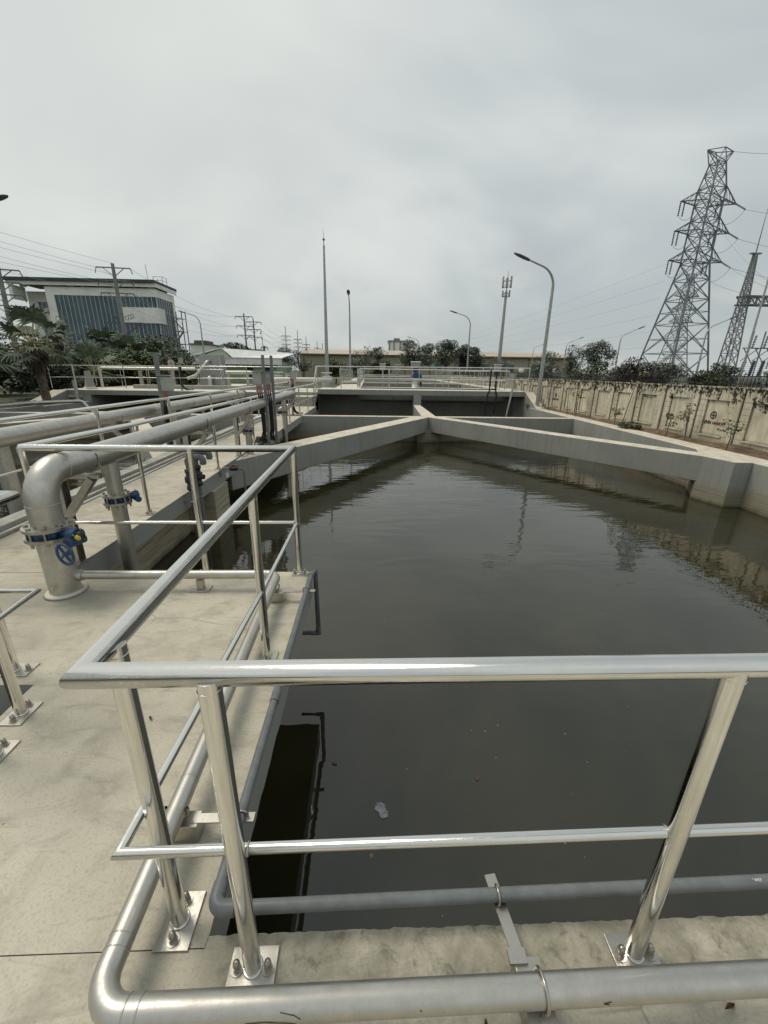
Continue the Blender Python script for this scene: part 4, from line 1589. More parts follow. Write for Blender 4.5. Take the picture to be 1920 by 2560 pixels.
for (x, y, zb, lb) in ((0.85, 26.5, PR, 'grey control box on a post behind the platform railing left of the motor'), (2.0, 30, PR, 'second control box on a post left of the blue motor'), (7.2, 24.0, PR, 'dark control post at the right end of the platform railings')):
    root = thing('control_post', lb, 'control box', (x, y, zb))
    k = MB()
    k.box((x, y, zb + .5), (.09, .09, 1.0))
    k.build('post', 'galv' if x < 7 else 'shade', root)
    k = MB()
    k.box((x, y, zb + 1.15), (.34, .2, .36))
    b_ = k.build('box', 'box', root, .01)
    k = MB()
    k.box((x, y - .02, zb + 1.35), (.40, .28, .03))
    k.build('box_cover', 'white', b_)
root = thing('hose', 'black hose looped over the platform edge above the right dark opening', 'hose', (6.4, 21.9, PR))
k = MB()
k.tube(fillet([(6.15, 21.93, -.9), (6.2, 21.93, .55), (6.3, 21.93, .86), (6.6, 21.94, .84), (6.68, 21.93, .5), (6.62, 21.93, -.4)], .15, 5), .035, 10)
k.build('hose_line', 'black', root)
k = MB()
k.tube([(6.3, 22.05, PR), (6.32, 22.1, PR + 1.05)], .04, 8)
k.build('hose_riser', 'black', root)
plat_pipe('upright steel pipe standing in the water at the right end of the dark opening', [(6.95, 21.2, WZ - .3), (7.25, 21.2, 1.02)], .05, .1)
plat_pipe('upright steel pipe at the left end of the high platform', [(-14.43, 21.5, WZ - .3), (-14.43, 21.5, 1.03)], .085, .1)
for (x, lb) in ((-14.6, 'flared concrete pedestal on the left end of the high platform'), (7.75, 'flared concrete pedestal at the right end of the high platform')):
    zb = PL if x < 0 else PR
    k = MB()
    k.lathe([(.42, 0), (.30, .12), (.19, .5), (.17, .9)], (x, 22.9, zb), 4, None, False)
    tag(k.build('pedestal', 'upper'), lb, 'pedestal')

# small sign board beyond the platform
root = thing('sign_board', 'small pale sign board with dark writing standing behind the platform pipes', 'sign', (-8.1, 45, GZ))
k = MB()
k.bb((-8.66, 44.98, .85), (-7.52, 45.02, 1.32))
k.build('board', 'white', root)
k = MB()
for i, (x0, w0) in enumerate(((-8.55, .10), (-8.42, .06), (-8.3, .12), (-8.14, .07), (-8.03, .12), (-7.87, .08), (-7.76, .1))):
    k.bb((x0, 44.972, 1.17), (x0 + w0, 44.979, 1.26))
k.bb((-8.4, 44.972, .92), (-7.8, 44.979, 1.02))
k.build('writing', 'navy', root)
for x in (-8.5, -7.7):
    k = MB()
    k.box((x, 45.05, .5), (.06, .06, 1.3))
    k.build('leg', 'galv', root)

# ================================================================== STREET LAMPS, MASTS
def street_lamp(name, label, base, h, arm, direction, r=.075, head=.75, droop=0.22, group='street lamps'):
    """tapered pole bending over into an arm; direction in the plane (unit)"""
    bx, by, bz = base
    root = thing(name, label, 'street lamp', base, group)
    d = Vector((direction[0], direction[1], 0)).normalized()
    B = Vector(base)
    pts = [B, B + Vector((0, 0, h * .5)), B + Vector((0, 0, h * .83))]
    n = 10
    Rb = h * .13
    c = B + Vector((0, 0, h * .83)) + d * Rb
    ang = PI / 2 - droop
    for i in range(1, n + 1):
        t = ang * i / n
        pts.append(c - d * (Rb * math.cos(t)) + Vector((0, 0, Rb * math.sin(t))))
    tip = (pts[-1] - pts[-2]).normalized()
    rest = max(.3, arm - Rb)
    end = pts[-1] + tip * rest
    pts.append(end)
    rr = [r * 1.15, r * .95, r * .75] + [r * .7 - r * .25 * i / n for i in range(1, n + 1)] + [r * .40]
    k = MB()
    k.tube(pts, rr, 12)
    k.build('pole', 'galv', root)
    k = MB()
    k.box((bx, by, bz + .02), (.36, .36, .04))
    k.build('base_plate', 'galv', root)
    k = MB()
    side = tip.cross(Vector((0, 0, 1))).normalized()
    upv = side.cross(tip)
    L = head
    prof = ((0, .05, .05), (.15, .09, .055), (.4, .125, .06), (.7, .12, .05), (.92, .07, .035), (1.0, .02, .015))
    rings = []
    for t, w, hh in prof:
        p = end + tip * (L * t)
        b0 = len(k.v)
        for a in range(10):
            u = 2 * PI * a / 10
            k.v.append(p + side * (w * math.cos(u) * head / .75) + upv * (hh * math.sin(u) * head / .75))
        rings.append(b0)
    for i in range(len(rings) - 1):
        for a in range(10):
            a2 = (a + 1) % 10
            k.face((rings[i] + a, rings[i] + a2, rings[i + 1] + a2, rings[i + 1] + a), True)
    k.face([rings[0] + a for a in range(10)][::-1])
    k.face([rings[-1] + a for a in range(10)])
    k.build('lamp_head', 'lamp', root)
    return root


street_lamp('street_lamp', 'tallest street lamp beside the boundary wall with its arm bent left over the platform end', (8.36, 20.6, GZ), 6.65, 1.5, (-1, -.05), .085, .78, .26)
street_lamp('street_lamp', 'street lamp with arm bent left behind the right platform railing', (9.6, 42, GZ), 7.2, 1.55, (-1, 0), .075, .75, .2)
street_lamp('street_lamp', 'street lamp seen end-on with round looking head right of the lightning mast', (-1.5, 35, GZ), 7.25, 1.5, (0, -1), .075, .75, .22)
street_lamp('street_lamp', 'small distant street lamp in front of the biggest tree', (8.9, 78, GZ), 7.6, 1.7, (-1, 0), .08, .7, .2)
street_lamp('street_lamp', 'street lamp behind the green building with its arm bent left', (-17.1, 46, GZ), 7.2, 1.6, (-1, 0), .075, .75, .2)
street_lamp('street_lamp', 'street lamp outside the left picture edge with only its head in view', (-12.3, 13.0, GZ), 5.75, 2.3, (1, 0), .085, .78, .12)
street_lamp('street_lamp', 'small distant street lamp above the leafless trees left of the mast', (-19.1, 80, GZ), 7.9, 1.5, (0.1, -1), .08, .7, .2)
street_lamp('street_lamp', 'road lamp beyond the wall with arm bent right over the dark bare tree', (31.9, 70, GZ), 7.0, 2.4, (1, .1), .08, .8, .3)
street_lamp('street_lamp', 'road lamp beyond the wall mostly behind the tall near street lamp', (33.4, 88, GZ), 7.3, 2.1, (1, .1), .08, .8, .3)
street_lamp('street_lamp', 'road lamp beyond the wall in front of the dark round tree', (26.7, 46, GZ), 6.2, 2.2, (1, .1), .075, .8, .32)
street_lamp('street_lamp', 'road lamp beyond the wall in front of the steel pylon', (24.95, 32, GZ), 5.6, 2.0, (1, .1), .07, .8, .32)
street_lamp('street_lamp', 'low road lamp before the glass office block', (-54.5, 88, GZ), 7.8, 2.2, (1, 0), .08, .8, .2)
street_lamp('street_lamp', 'second road lamp lower right before the glass office block', (-52.0, 96, GZ), 6.2, 2.4, (1, 0), .08, .8, .2)

root = thing('lightning_mast', 'slender lightning mast with a needle tip, tallest thing in the middle of the skyline', 'mast', (-3.65, 38, GZ))
k = MB()
k.tube([(-3.65, 38, GZ), (-3.65, 38, 4), (-3.62, 38, 11.1)], [.19, .14, .075], 14)
k.build('pole', 'galv', root)
k = MB()
k.tube([(-3.62, 38, 11.0), (-3.62, 38, 11.45)], .03, 8)
k.lathe([(.03, 0), (.09, .06), (.11, .1), (.06, .15), (.03, .2)], (-3.62, 38, 11.42), 10)
k.tube([(-3.62, 38, 11.55), (-3.62, 38, 12.25)], [.02, .004], 6)
k.build('needle_tip', 'lamp', root)

root = thing('antenna_mast', 'grey antenna pole with two clusters of panel antennas behind the right railing', 'mast', (27.2, 90, GZ))
k = MB()
k.tube([(27.2, 90, GZ), (27.25, 90, 17.0)], [.42, .24], 14)
k.tube([(27.25, 90, 17), (27.3, 90, 20.5)], [.12, .04], 8)
k.build('pole', 'galv', root)
for (zc, rr_, hh, nn) in ((18.4, .9, 2.0, 6), (16.4, .75, 1.0, 6)):
    k = MB()
    k.torus((27.25, 90, zc - hh * .3), rr_ * .8, .05, (0, 0, 1), 16, 5)
    k.torus((27.25, 90, zc + hh * .2), rr_ * .8, .05, (0, 0, 1), 16, 5)
    for i in range(3):
        t = 2 * PI * i / 3 + .4
        k.bar((27.25, 90, zc - .2), (27.25 + rr_ * .8 * math.cos(t), 90 + rr_ * .8 * math.sin(t), zc - .2), .06)
    f_ = k.build('antenna_frame', 'galv', root)
    for i in range(nn):
        t = 2 * PI * i / nn + .2
        k = MB()
        k.box((27.25 + rr_ * math.cos(t), 90 + rr_ * math.sin(t), zc + (.25 if i % 2 else 0)), (.16, .40, hh * (.9 if i % 2 else .75)), t)
        k.build('antenna_panel', 'box', f_)


# ================================================================== PYLONS AND POLES
def lattice_seg(k, c0, h0, z0, c1, h1, z1, rz, bw, n, kind='x'):
    """four-legged lattice between two square rings"""
    def ring(c, h, z):
        return [Vector((c[0] + h * (a * math.cos(rz) - b * math.sin(rz)), c[1] + h * (a * math.sin(rz) + b * math.cos(rz)), z)) for a, b in ((-1, -1), (1, -1), (1, 1), (-1, 1))]
    r0, r1 = ring(c0, h0, z0), ring(c1, h1, z1)
    for i in range(4):
        k.bar(r0[i], r1[i], bw * 1.5)
    # panels shrink with the taper
    ts = [0]
    q_ = (h1 / h0) ** (1 / n) if h0 > 0 and h1 > 0 else 1
    acc = 1
    for i in range(n):
        ts.append(ts[-1] + acc)
        acc *= max(.55, q_)
    ts = [t / ts[-1] for t in ts]
    for j in range(n):
        for i in range(4):
            i2 = (i + 1) % 4
            a0, a1 = r0[i].lerp(r1[i], ts[j]), r0[i].lerp(r1[i], ts[j + 1])
            b0, b1 = r0[i2].lerp(r1[i2], ts[j]), r0[i2].lerp(r1[i2], ts[j + 1])
            if kind == 'x':
                k.bar(a0, b1, bw * .75)
                k.bar(b0, a1, bw * .75)
            else:
                k.bar(a0 if j % 2 else b0, b1 if j % 2 else a1, bw)
            k.bar(a1, b1, bw * .8)
            if kind == 'x' and (b0 - a0).length > 4.2:          # secondary bracing in the wide panels
                m_ = (a0 + b0 + a1 + b1) / 4
                k.bar(a0.lerp(a1, .5), m_, bw * .6)
                k.bar(b0.lerp(b1, .5), m_, bw * .6)


def insulator(k, p0, p1, r=.13, n=8):
    p0, p1 = Vector(p0), Vector(p1)
    d = (p1 - p0)
    for i in range(n):
        k.tube([p0 + d * ((i + .15) / n), p0 + d * ((i + .75) / n)], [r, r * .55], 7)
    k.tube([p0, p1], r * .25, 5)


def pylon(label, c, s, rz, mat, bw=.10, detail=True):
    cx, cy = c
    root = thing('pylon', label, 'pylon', (cx, cy, GZ), 'steel lattice pylons')
    cc = (cx, cy)
    k = MB()
    lattice_seg(k, cc, 3.5 * s, GZ, cc, 1.16 * s, GZ + 16.2 * s, rz, bw, 5)
    k.build('lower_body', mat, root)
    k = MB()
    lattice_seg(k, cc, 1.16 * s, GZ + 16.2 * s, cc, 1.06 * s, GZ + 24.6 * s, rz, bw * .9, 5)
    k.build('upper_body', mat, root)
    k = MB()
    lattice_seg(k, cc, 1.06 * s, GZ + 24.6 * s, cc, .60 * s, GZ + 27.4 * s, rz, bw * .8, 2)
    rx = Vector((math.cos(rz * .25), math.sin(rz * .25), 0))
    ry = Vector((-rx.y, rx.x, 0))
    C3 = Vector((cx, cy, 0))
    tipz = GZ + 28.7 * s
    tips = []
    for sg in (-1, 1):
        tip = C3 + rx * (1.75 * s * sg) + Vector((0, 0, tipz))
        tips.append(tip)
        for t in (-1, 1):
            k.bar(C3 + rx * (.6 * s * sg) + ry * (.7 * s * t) + Vector((0, 0, GZ + 27.4 * s)), tip, bw * .8)
            k.bar(C3 - rx * (.5 * s * sg) + ry * (.7 * s * t) + Vector((0, 0, GZ + 27.4 * s)), tip, bw * .6)
            k.bar(C3 + ry * (.7 * s * t) + Vector((0, 0, GZ + 28.8 * s)), tip, bw * .7)
            k.bar(C3 + rx * (.6 * s * sg) + ry * (.7 * s * t) + Vector((0, 0, GZ + 27.4 * s)), C3 + ry * (.7 * s * t) + Vector((0, 0, GZ + 28.8 * s)), bw * .6)
    k.build('peak', mat, root)
    arms = []
    for zl in (16.5, 19.9, 23.2):
        zl = GZ + zl * s
        for sg in (-1, 1):
            k = MB()
            tip = C3 + rx * (3.85 * s * sg) + Vector((0, 0, zl))
            hb = 1.1 * s
            lows = [C3 + rx * (hb * sg) + ry * (hb * t) + Vector((0, 0, zl)) for t in (-1, 1)]
            ups = [C3 + rx * (hb * .97 * sg) + ry * (hb * .97 * t) + Vector((0, 0, zl + 1.5 * s)) for t in (-1, 1)]
            for t in (0, 1):
                k.bar(lows[t], tip, bw)
                k.bar(ups[t], tip, bw * .9)
                for j in range(1, 4):
                    a = lows[t].lerp(tip, j / 4)
                    k.bar(a, ups[t].lerp(tip, (j - 1) / 4), bw * .4)
            for j in range(4):
                k.bar(lows[0].lerp(tip, j / 4), lows[1].lerp(tip, j / 4), bw * .45)
            a_ = k.build('cross_arm', mat, root)
            arms.append(tip)
            if detail:
                prs = [(tip + rx * (o_ * s), tip + rx * (o_ * s) + Vector((0, 0, -1.7 * s)), .12 * s) for o_ in ((0, .55) if sg < 0 else (-2.6, -2.0))]
                if sg > 0:
                    prs.append((tip, tip + Vector((1.0, -.55, -.75)) * s, .14 * s))
                for a0, b0_, r0_ in prs:
                    k = MB()
                    insulator(k, a0, b0_, r0_)
                    k.build('insulator', 'lamp', a_)
    return root, tips, arms


pyl, tips, arms = pylon('big dark steel lattice pylon with three cross arms on the right', (44.3, 62), 1.0, .17, 'lattice', .11)
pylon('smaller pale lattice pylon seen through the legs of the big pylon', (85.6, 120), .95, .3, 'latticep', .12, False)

root = thing('gantry', 'substation gantry with a tapering lattice column, needle and dark beam at the right picture edge', 'gantry', (32.2, 38, GZ))
k = MB()
lattice_seg(k, (32.25, 38), .62, GZ, (32.15, 38), .10, 11.3, .3, .055, 17, 'x')
k.build('column', 'latticep', root)
k = MB()
k.box((32.15, 38, 11.35), (.9, .25, .08))
k.tube([(32.15, 38, 11.3), (32.15, 38, 14.6)], [.05, .015], 6)
k.build('needle', 'lattice', root)
k = MB()
A0 = [(31.75, 37.7, 7.5), (31.75, 38.3, 7.5), (31.75, 38.3, 8.15), (31.75, 37.7, 8.15)]
for p in A0:
    k.bar(p, (42, p[1], p[2]), .12)
for j in range(16):
    x0, x1 = 31.75 + j * .64, 31.75 + (j + 1) * .64
    for yy in (37.7, 38.3):
        k.bar((x0, yy, 7.5 if j % 2 else 8.15), (x1, yy, 8.15 if j % 2 else 7.5), .07)
        k.bar((x1, yy, 7.5), (x1, yy, 8.15), .06)
k.build('beam', 'lattice', root)

k = MB()
k.tube([(26.7, 30, GZ), (26.72, 30, 4.5), (26.74, 30, 10.5)], [.075, .065, .045], 10)
tag(k.build('steel_pole', 'galv'), 'plain thin grey pole at the right picture edge in front of the gantry', 'pole')

# transformer yard at the far right edge
root = thing('substation_gear', 'dark substation gear with bushings and frames behind the wall at the right picture edge', 'transformer', (31.5, 34, GZ))
k = MB()
k.bb((30.3, 34, GZ), (33.8, 36, 1.7))
k.build('tank', 'galv', root, .03)
k = MB()
for i in range(9):
    k.bb((30.4 + i * .18, 33.7, .5), (30.47 + i * .18, 34.0, 1.5))
k.build('radiator', 'galv', root)
for i, x in enumerate((30.7, 31.5, 32.3, 33.1)):
    k = MB()
    k.tube([(x, 34.6, 1.7), (x + .12, 34.6, 2.9)], .10, 8)
    for j in range(7):
        k.disc((x + .012 * j * 1.4, 34.6, 1.85 + j * .15), .15, .05, (.1, 0, 1), 10)
    k.build('bushing', 'lamp', root)
k = MB()
for x in (31.6, 32.6, 33.6):
    k.bar((x, 35.5, GZ), (x + .1, 35.5, 5.2), .07)
    k.bar((x - .5, 35.5, 3.9), (x + .9, 35.5, 3.9), .07)
    k.bar((x - .4, 35.5, 2.9), (x + .9, 35.5, 3.9), .05)
    k.bar((x - .4, 35.5, 3.9), (x + .7, 35.5, 2.6), .05)
    insulator(k, (x + .3, 35.5, 3.9), (x + .4, 35.5, 4.9), .12, 5)
k.build('frame', 'lattice', root)
k = MB()
k.tube([(31.9, 33.6, 1.0), (31.9, 33.6, 1.9)], .09, 8)
k.sphere((31.9, 33.6, 2.05), .2, 10, 7)
k.build('pole_light', 'lampglass', root)


def power_pole(label, base, h, r, levels, arm_w, rz=0.0, mat='concpole', thick=.10, group='power poles', gear=False, lean=0.0):
    bx, by, bz = base
    root = thing('power_pole', label, 'power pole', base, group)
    k = MB()
    k.tube([base, (bx + lean, by, bz + h)], [r, r * .6], 10)
    k.build('pole', mat, root)
    d = Vector((math.cos(rz), math.sin(rz), 0))
    tips_ = []
    for (zl, w) in levels:
        c = Vector((bx + lean * zl / h, by, bz + zl))
        k = MB()
        k.bar(c - d * w, c + d * w, thick, thick)
        for sg in (-1, 1):
            k.bar(c + d * (w * .65 * sg), c - Vector((0, 0, w * .5)), thick * .6)
        a_ = k.build('cross_arm', 'lattice', root)
        for sg in (-1, 1):
            k = MB()
            t = c + d * (w * sg)
            insulator(k, t, t + Vector((.18 * sg, 0, -.55)), thick * .7, 4)
            tips_.append(t)
            k.build('insulator', 'lamp', a_)
    if gear:
        k = MB()
        for sg in (-1, 1):
            for j in range(3):
                k.torus((bx + sg * (.55 + .3 * j), by, bz + h * gear + .1 * j), .22, .03, (0.4, 1, 0.2), 12, 5)
        k.bar((bx - 1.6, by, bz + h * gear - .5), (bx + 2.2, by, bz + h * gear - .5), .12)
        k.bar((bx + 2.0, by, bz + h * gear - .5), (bx, by, bz + h * gear - 1.8), .07)
        k.build('cable_coils', 'lamp', root)
    return root, tips_


pp1, t1 = power_pole('concrete power pole with three cross arms in front of the glass facade', (-26.95, 50, GZ), 12.1, .27, [(11.7, 1.65), (10.5, 1.6), (9.3, 1.6)], 1.6, .12, gear=.57)
pp0, t0 = power_pole('concrete power pole at the left picture edge', (-32.9, 42, GZ), 10.2, .27, [(9.8, 1.5), (8.8, 1.4), (7.8, 1.4), (6.9, 1.3)], 1.4, .35, lean=.35)
power_pole('dark power pole with bent hooks against the left end of the glass facade', (-39.9, 60, GZ), 8.6, .22, [(7.9, .7), (7.2, .6), (6.5, .6)], .7, .9, thick=.06)
pp2, t2 = power_pole('taller of the two power poles with hanging gear left of the green roof', (-26.15, 95, GZ), 12.8, .22, [(12.2, 1.7), (10.4, 1.6), (8.6, 1.6)], 1.6, .1, mat='lattice', thick=.14, gear=.42)
pp3, t3 = power_pole('second power pole just right of the taller one above the green roof', (-24.8, 97, GZ), 11.9, .2, [(11.4, 1.5), (9.9, 1.4), (8.4, 1.4)], 1.5, .1, mat='lattice', thick=.14, gear=.40)
power_pole('short transformer pole right of the two power poles', (-22.4, 95, GZ), 6.6, .3, [(6.3, .6)], .6, .1, mat='lattice', thick=.2)
for i, (x, zt, y, lb) in enumerate(((-37.3, 20, 200, 'nearest and tallest'), (-32, 18.4, 200, 'second'), (-28.3, 15.8, 200, 'third'), (-23.4, 14, 200, 'fourth'), (-21.05, 13.2, 200, 'smallest and rightmost'))):
    h = zt - GZ
    power_pole(lb + ' of the five distant hazy power poles left of the mast', (x, y, GZ), h, .22, [(h * f, 1.9 - .2 * i) for f in ((.80, .72, .63) if i < 3 else (.80, .7))], 2, .1, mat='latticep', thick=.22, group='distant power poles')


def wire(label, pts, r, group='power lines'):
    k = MB()
    k.tube(pts, r, 4, False)
    tag(k.build('power_line', 'wire'), label, 'wire', group)


# wires on the left
src = [(-31.57, 42, 12.55), (-31.77, 42, 11.87), (-31.89, 42, 11.42), (-32.09, 42, 10.72), (-32.2, 42, 10.32), (-32.39, 42, 9.68)]
dst = [(-27.0, 50, 12.0), t1[0], (-26.97, 50, 10.9), t1[2], (-26.9, 50, 9.9), t1[4]]
nm = ['topmost', 'second', 'third', 'fourth', 'fifth', 'lowest']
for i in range(6):
    a, b_ = Vector(src[i]), Vector(dst[i])
    a2 = a + (a - b_) * 1.2 + Vector((0, 0, .3))
    wire(nm[i] + ' power line sagging across the sky over the left building', sag(a2, b_, .25, 16), .012)
for i in range(6):
    a, b_ = Vector(t1[i]), Vector(t2[i])
    wire(nm[i] + ' power line from the facade pole to the pole left of the green roof', sag(a, b_, 1.6, 16), .016)
for i in range(6):
    a, b_ = Vector(t3[i]), Vector((-37.3 + (i % 2) * 3, 200, 16 - (i // 2) * 1.6))
    wire(nm[i] + ' power line from the second pole to the distant poles', sag(a, b_, 2.0, 14), .022)
# wires on the right
for i, (a, b_) in enumerate(((tips[1], (48.0, 44, 21.8)), (arms[5] + Vector((1, -.55, -.75)), (50.2, 44, 16.3)), (arms[3] + Vector((1, -.55, -.75)), (50.8, 44, 12.6)), (arms[1] + Vector((1, -.55, -.75)), (51.2, 44, 10.0)))):
    wire(nm[i] + ' power line leaving the big pylon towards the right picture edge', sag(Vector(a), Vector(b_), .5, 12), .022)
for i, j in enumerate((4, 2, 0)):
    a = Vector(arms[j + 1]) + Vector((-2.3, 0, -1.8))
    wire(nm[i] + ' slack line from the big pylon down to the dark gantry beam', sag(a, (36.5 + i, 38, 8.1), .8, 12), .02)
    a = Vector(arms[j + 1]) + Vector((1, -.55, -.75))
    wire(nm[i] + ' slack jumper loop hanging at the right arms of the big pylon', sag(a, Vector(arms[j + 1]) + Vector((-2.3, 0, -1.7)), 1.1, 12), .025, 'jumper loops')
    a = Vector(arms[j]) + Vector((.2, 0, -1.75))
    wire(nm[i] + ' slack jumper loop hanging at the left arms of the big pylon', sag(a, Vector(arms[j]) + Vector((2.5, 0, -.6)), .8, 10), .025, 'jumper loops')
for i in range(6):
    wire(nm[i] + ' faint power line from the big pylon down to the left behind the trees', sag((40.5, 62, 16.0 - i * 2.1), (30 - i, 190, 13.5 - i * 1.2), 1.0, 12), .011)

# ================================================================== BUILDINGS
# office block with a glass facade
OY = 95.0
root = thing('office_building', 'white office block with a dark glass facade and open roof level on the left', 'building', (-55, OY, GZ))
xl, xr, zt = -65.5, -43.7, 16.85
k = MB()
k.bb((-71.6, OY + 3.2, GZ), (xl, OY + 8.6, 16.4))
k.bb((xl, OY + .35, GZ), (xr - .35, OY + 8.6, zt))
k.build('wall', 'white3', root)
k = MB()                                               # front frame round the glass
k.bb((xl, OY - .1, GZ), (-63.9, OY + .349, zt + .003))
k.bb((-63.9, OY - .1, 15.35), (xr + .1, OY + .349, zt + .003))
k.bb((xr - .349, OY + .35, 15.35), (xr + .1, OY + 8.4, zt + .003))
k.bb((xr - .349, OY + 7.4, GZ), (xr + .1, OY + 8.4, 15.35))
k.build('facade_frame', 'white2', root)
k = MB()
k.bb((-63.9, OY + .1, GZ), (xr - .2, OY + .34, 15.35))
k.bb((xr - .34, OY + .1, GZ), (xr - .1, OY + 7.4, 15.35))
gl = k.build('glass_facade', 'glass', root)
k = MB()
n = 23
for i in range(n + 1):
    x = -63.9 + i * (xr + 63.9) / n
    k.bb((x - .05, OY - .02, GZ), (x + .05, OY + .11, 15.35))
for i in range(8):
    y = OY + .4 + i * 1.0
    k.bb((xr - .11, y - .05, GZ), (xr + .02, y + .05, 15.35))
k.build('mullions', 'mullion', gl)
k = MB()
k.bb((-51.2, OY - .28, 10.4), (xr + .28, OY + .05, 13.35))
k.bb((xr - .05, OY + .05, 10.4), (xr + .28, OY + 2.6, 13.35))
k.build('white_band', 'white2', root)
k = MB()
k.bb((-72.8, OY - 1.2, 17.75), (xr + .6, OY + 9.2, 18.30))
k.build('roof', 'roofdark', root)
k = MB()
k.bb((-72.3, OY - .7, 17.05), (xr + .6, OY - .45, 17.75))
k.bb((xr + .35, OY - .45, 17.05), (xr + .6, OY + 8.8, 17.75))
k.bb((-72.3, OY - .4, 14.5), (-71.6, OY + 3.1, 17.05))
k.build('roof_fascia', 'white2', root)
for x in (-70.6, -65.0, -58.5, -52.3, -45.2):
    k = MB()
    k.bb((x, OY + .4, zt), (x + .9, OY + 1.2, 17.75))
    k.build('roof_column', 'white3', root)
k = MB()
k.bb((-66, OY + 2.5, zt), (xr - 1, OY + 8, 17.7))
k.build('roof_opening_shade', 'shade', root)  # dark block standing in for the shade inside the open roof level
for (za, zb_) in ((12.2, 14.4), (7.6, 9.8), (3.0, 5.2)):
    k = MB()
    k.bb((-69.6, OY + 3.1, za), (-66.4, OY + 3.25, zb_))
    w_ = k.build('window', 'glass', root)
    k = MB()
    for j in range(5):
        k.bb((-69.6 + j * .8 - .05, OY + 3.04, za), (-69.6 + j * .8 + .05, OY + 3.12, zb_))
    k.bb((-69.6, OY + 3.04, za + .75), (-66.4, OY + 3.11, za + .85))
    k.build('window_frame', 'mullion', w_)
    k = MB()
    k.bb((-71.6, OY + 2.9, za - 1.5), (-65.6, OY + 3.19, za - 1.1))
    k.build('ledge', 'white2', root)
k = MB()
x0 = -42.6
for xx in (x0, x0 + 2.0):
    for yy in (99, 101):
        k.bar((xx, yy, GZ), (xx, yy, 13.4), .16)
for j in range(5):
    zb_ = 1.5 + j * 2.6
    k.bar((x0, 99, zb_), (x0 + 2.0, 99, zb_), .3, .12)
    k.bar((x0, 101, zb_), (x0 + 2.0, 101, zb_), .12)
    a, b_ = (x0, x0 + 2.0) if j % 2 else (x0 + 2.0, x0)
    k.bar((a, 99, zb_ - 2.4), (b_, 99, zb_), .5, .18)
    k.bar((a, 99, zb_ - 1.4), (b_, 99, zb_ + 1), .08)
k.build('fire_stairs', 'lattice', root)
k = MB()
for (x, y) in ((-45, 98), (-43.2, 98), (-45, 100), (-43.2, 100)):
    k.bar((x, y, 18.3), (x, y, 19.6), .08)
for zz in (18.9, 19.6):
    k.bar((-45, 98, zz), (-43.2, 98, zz), .07)
    k.bar((-43.2, 98, zz), (-43.2, 100, zz), .07)
k.bar((-46.5, 99, 18.3), (-46.7, 99, 22), .07)
k.build('roof_ladder_cage', 'latticep', root)

# green plant building
root = thing('pump_house', 'pale green single storey building with a white gabled roof behind the left platform', 'building', (-18.6, 62, GZ))
k = MB()
k.bb((-24.2, 61, GZ), (-12.9, 74, 2.75))
k.v += [Vector(p) for p in ((-24.4, 60.9, 2.85), (-18.8, 60.9, 2.85), (-20.2, 60.95, 4.25), (-24.4, 61.2, 2.85), (-18.8, 61.2, 2.85), (-20.2, 61.2, 4.25))]
b0 = len(k.v) - 6
k.face((b0, b0 + 1, b0 + 2))
k.face((b0 + 5, b0 + 4, b0 + 3))
k.build('wall', 'green', root)
k = MB()
A_, R_b, C_, B_, L_ = (-20.2, 60.9, 4.32), (-12.4, 75, 4.32), (-18.7, 60.6, 3.12), (-12.2, 60.6, 3.12), (-24.9, 60.6, 3.12)
k.quad(C_, B_, R_b, A_)
k.quad(L_, A_, R_b, (-25.5, 75, 3.12))
k.bar((-24.9, 60.85, 3.16), (-20.2, 60.85, 4.36), .10, .12)
k.bar((-18.7, 60.75, 3.16), (-20.2, 60.85, 4.36), .10, .12)
k.build('roof', 'white', root)
k = MB()
k.bb((-25.2, 59.9, 2.25), (-12.2, 61.5, 3.06))
k.bb((-25.3, 59.8, 3.06), (-12.1, 61.5, 3.16))
k.build('parapet', 'white', root)
for x in (-21.5, -17.2, -14.6):
    k = MB()
    k.bb((x, 60.95, .6), (x + 1.1, 61.02, 2.0))
    k.build('window', 'glass', root)

# long warehouse
root = thing('warehouse', 'long cream warehouse with a tan sheet roof across the middle background', 'building', (20, 122, GZ))
k = MB()
k.bb((-19, 121, GZ), (58, 150, 5.9))
k.build('wall', 'cream', root)
k = MB()
for (ya, za, yb, zb_) in ((120.3, 6.0, 135, 7.7), (135, 7.7, 151, 6.0)):
    p = [Vector((-19.6, ya, za)), Vector((58.5, ya, za)), Vector((58.5, yb, zb_)), Vector((-18.4, yb, zb_))]
    b0 = len(k.v)
    k.v += p + [v - Vector((0, 0, .2)) for v in p]
    for q_ in ((0, 1, 2, 3), (7, 6, 5, 4), (0, 4, 5, 1), (1, 5, 6, 2), (2, 6, 7, 3), (3, 7, 4, 0)):
        k.face([b0 + i for i in q_])
k.build('roof', 'tan', root)
k = MB()
k.bb((-19.3, 120.2, 5.65), (58.3, 120.6, 5.9))
k.build('gutter', 'eave', root)
for x in (-12, -5, 4, 12, 18.5, 25.5, 32.2, 39, 46):
    k = MB()
    k.bb((x, 120.93, 1.9), (x + 1.9, 121.02, 3.9))
    k.build('window', 'glass', root)
k = MB()
for x in range(-18, 58, 7):
    k.bb((x, 120.9, GZ), (x + .25, 121.02, 5.6))
k.build('downpipes', 'eave', root)

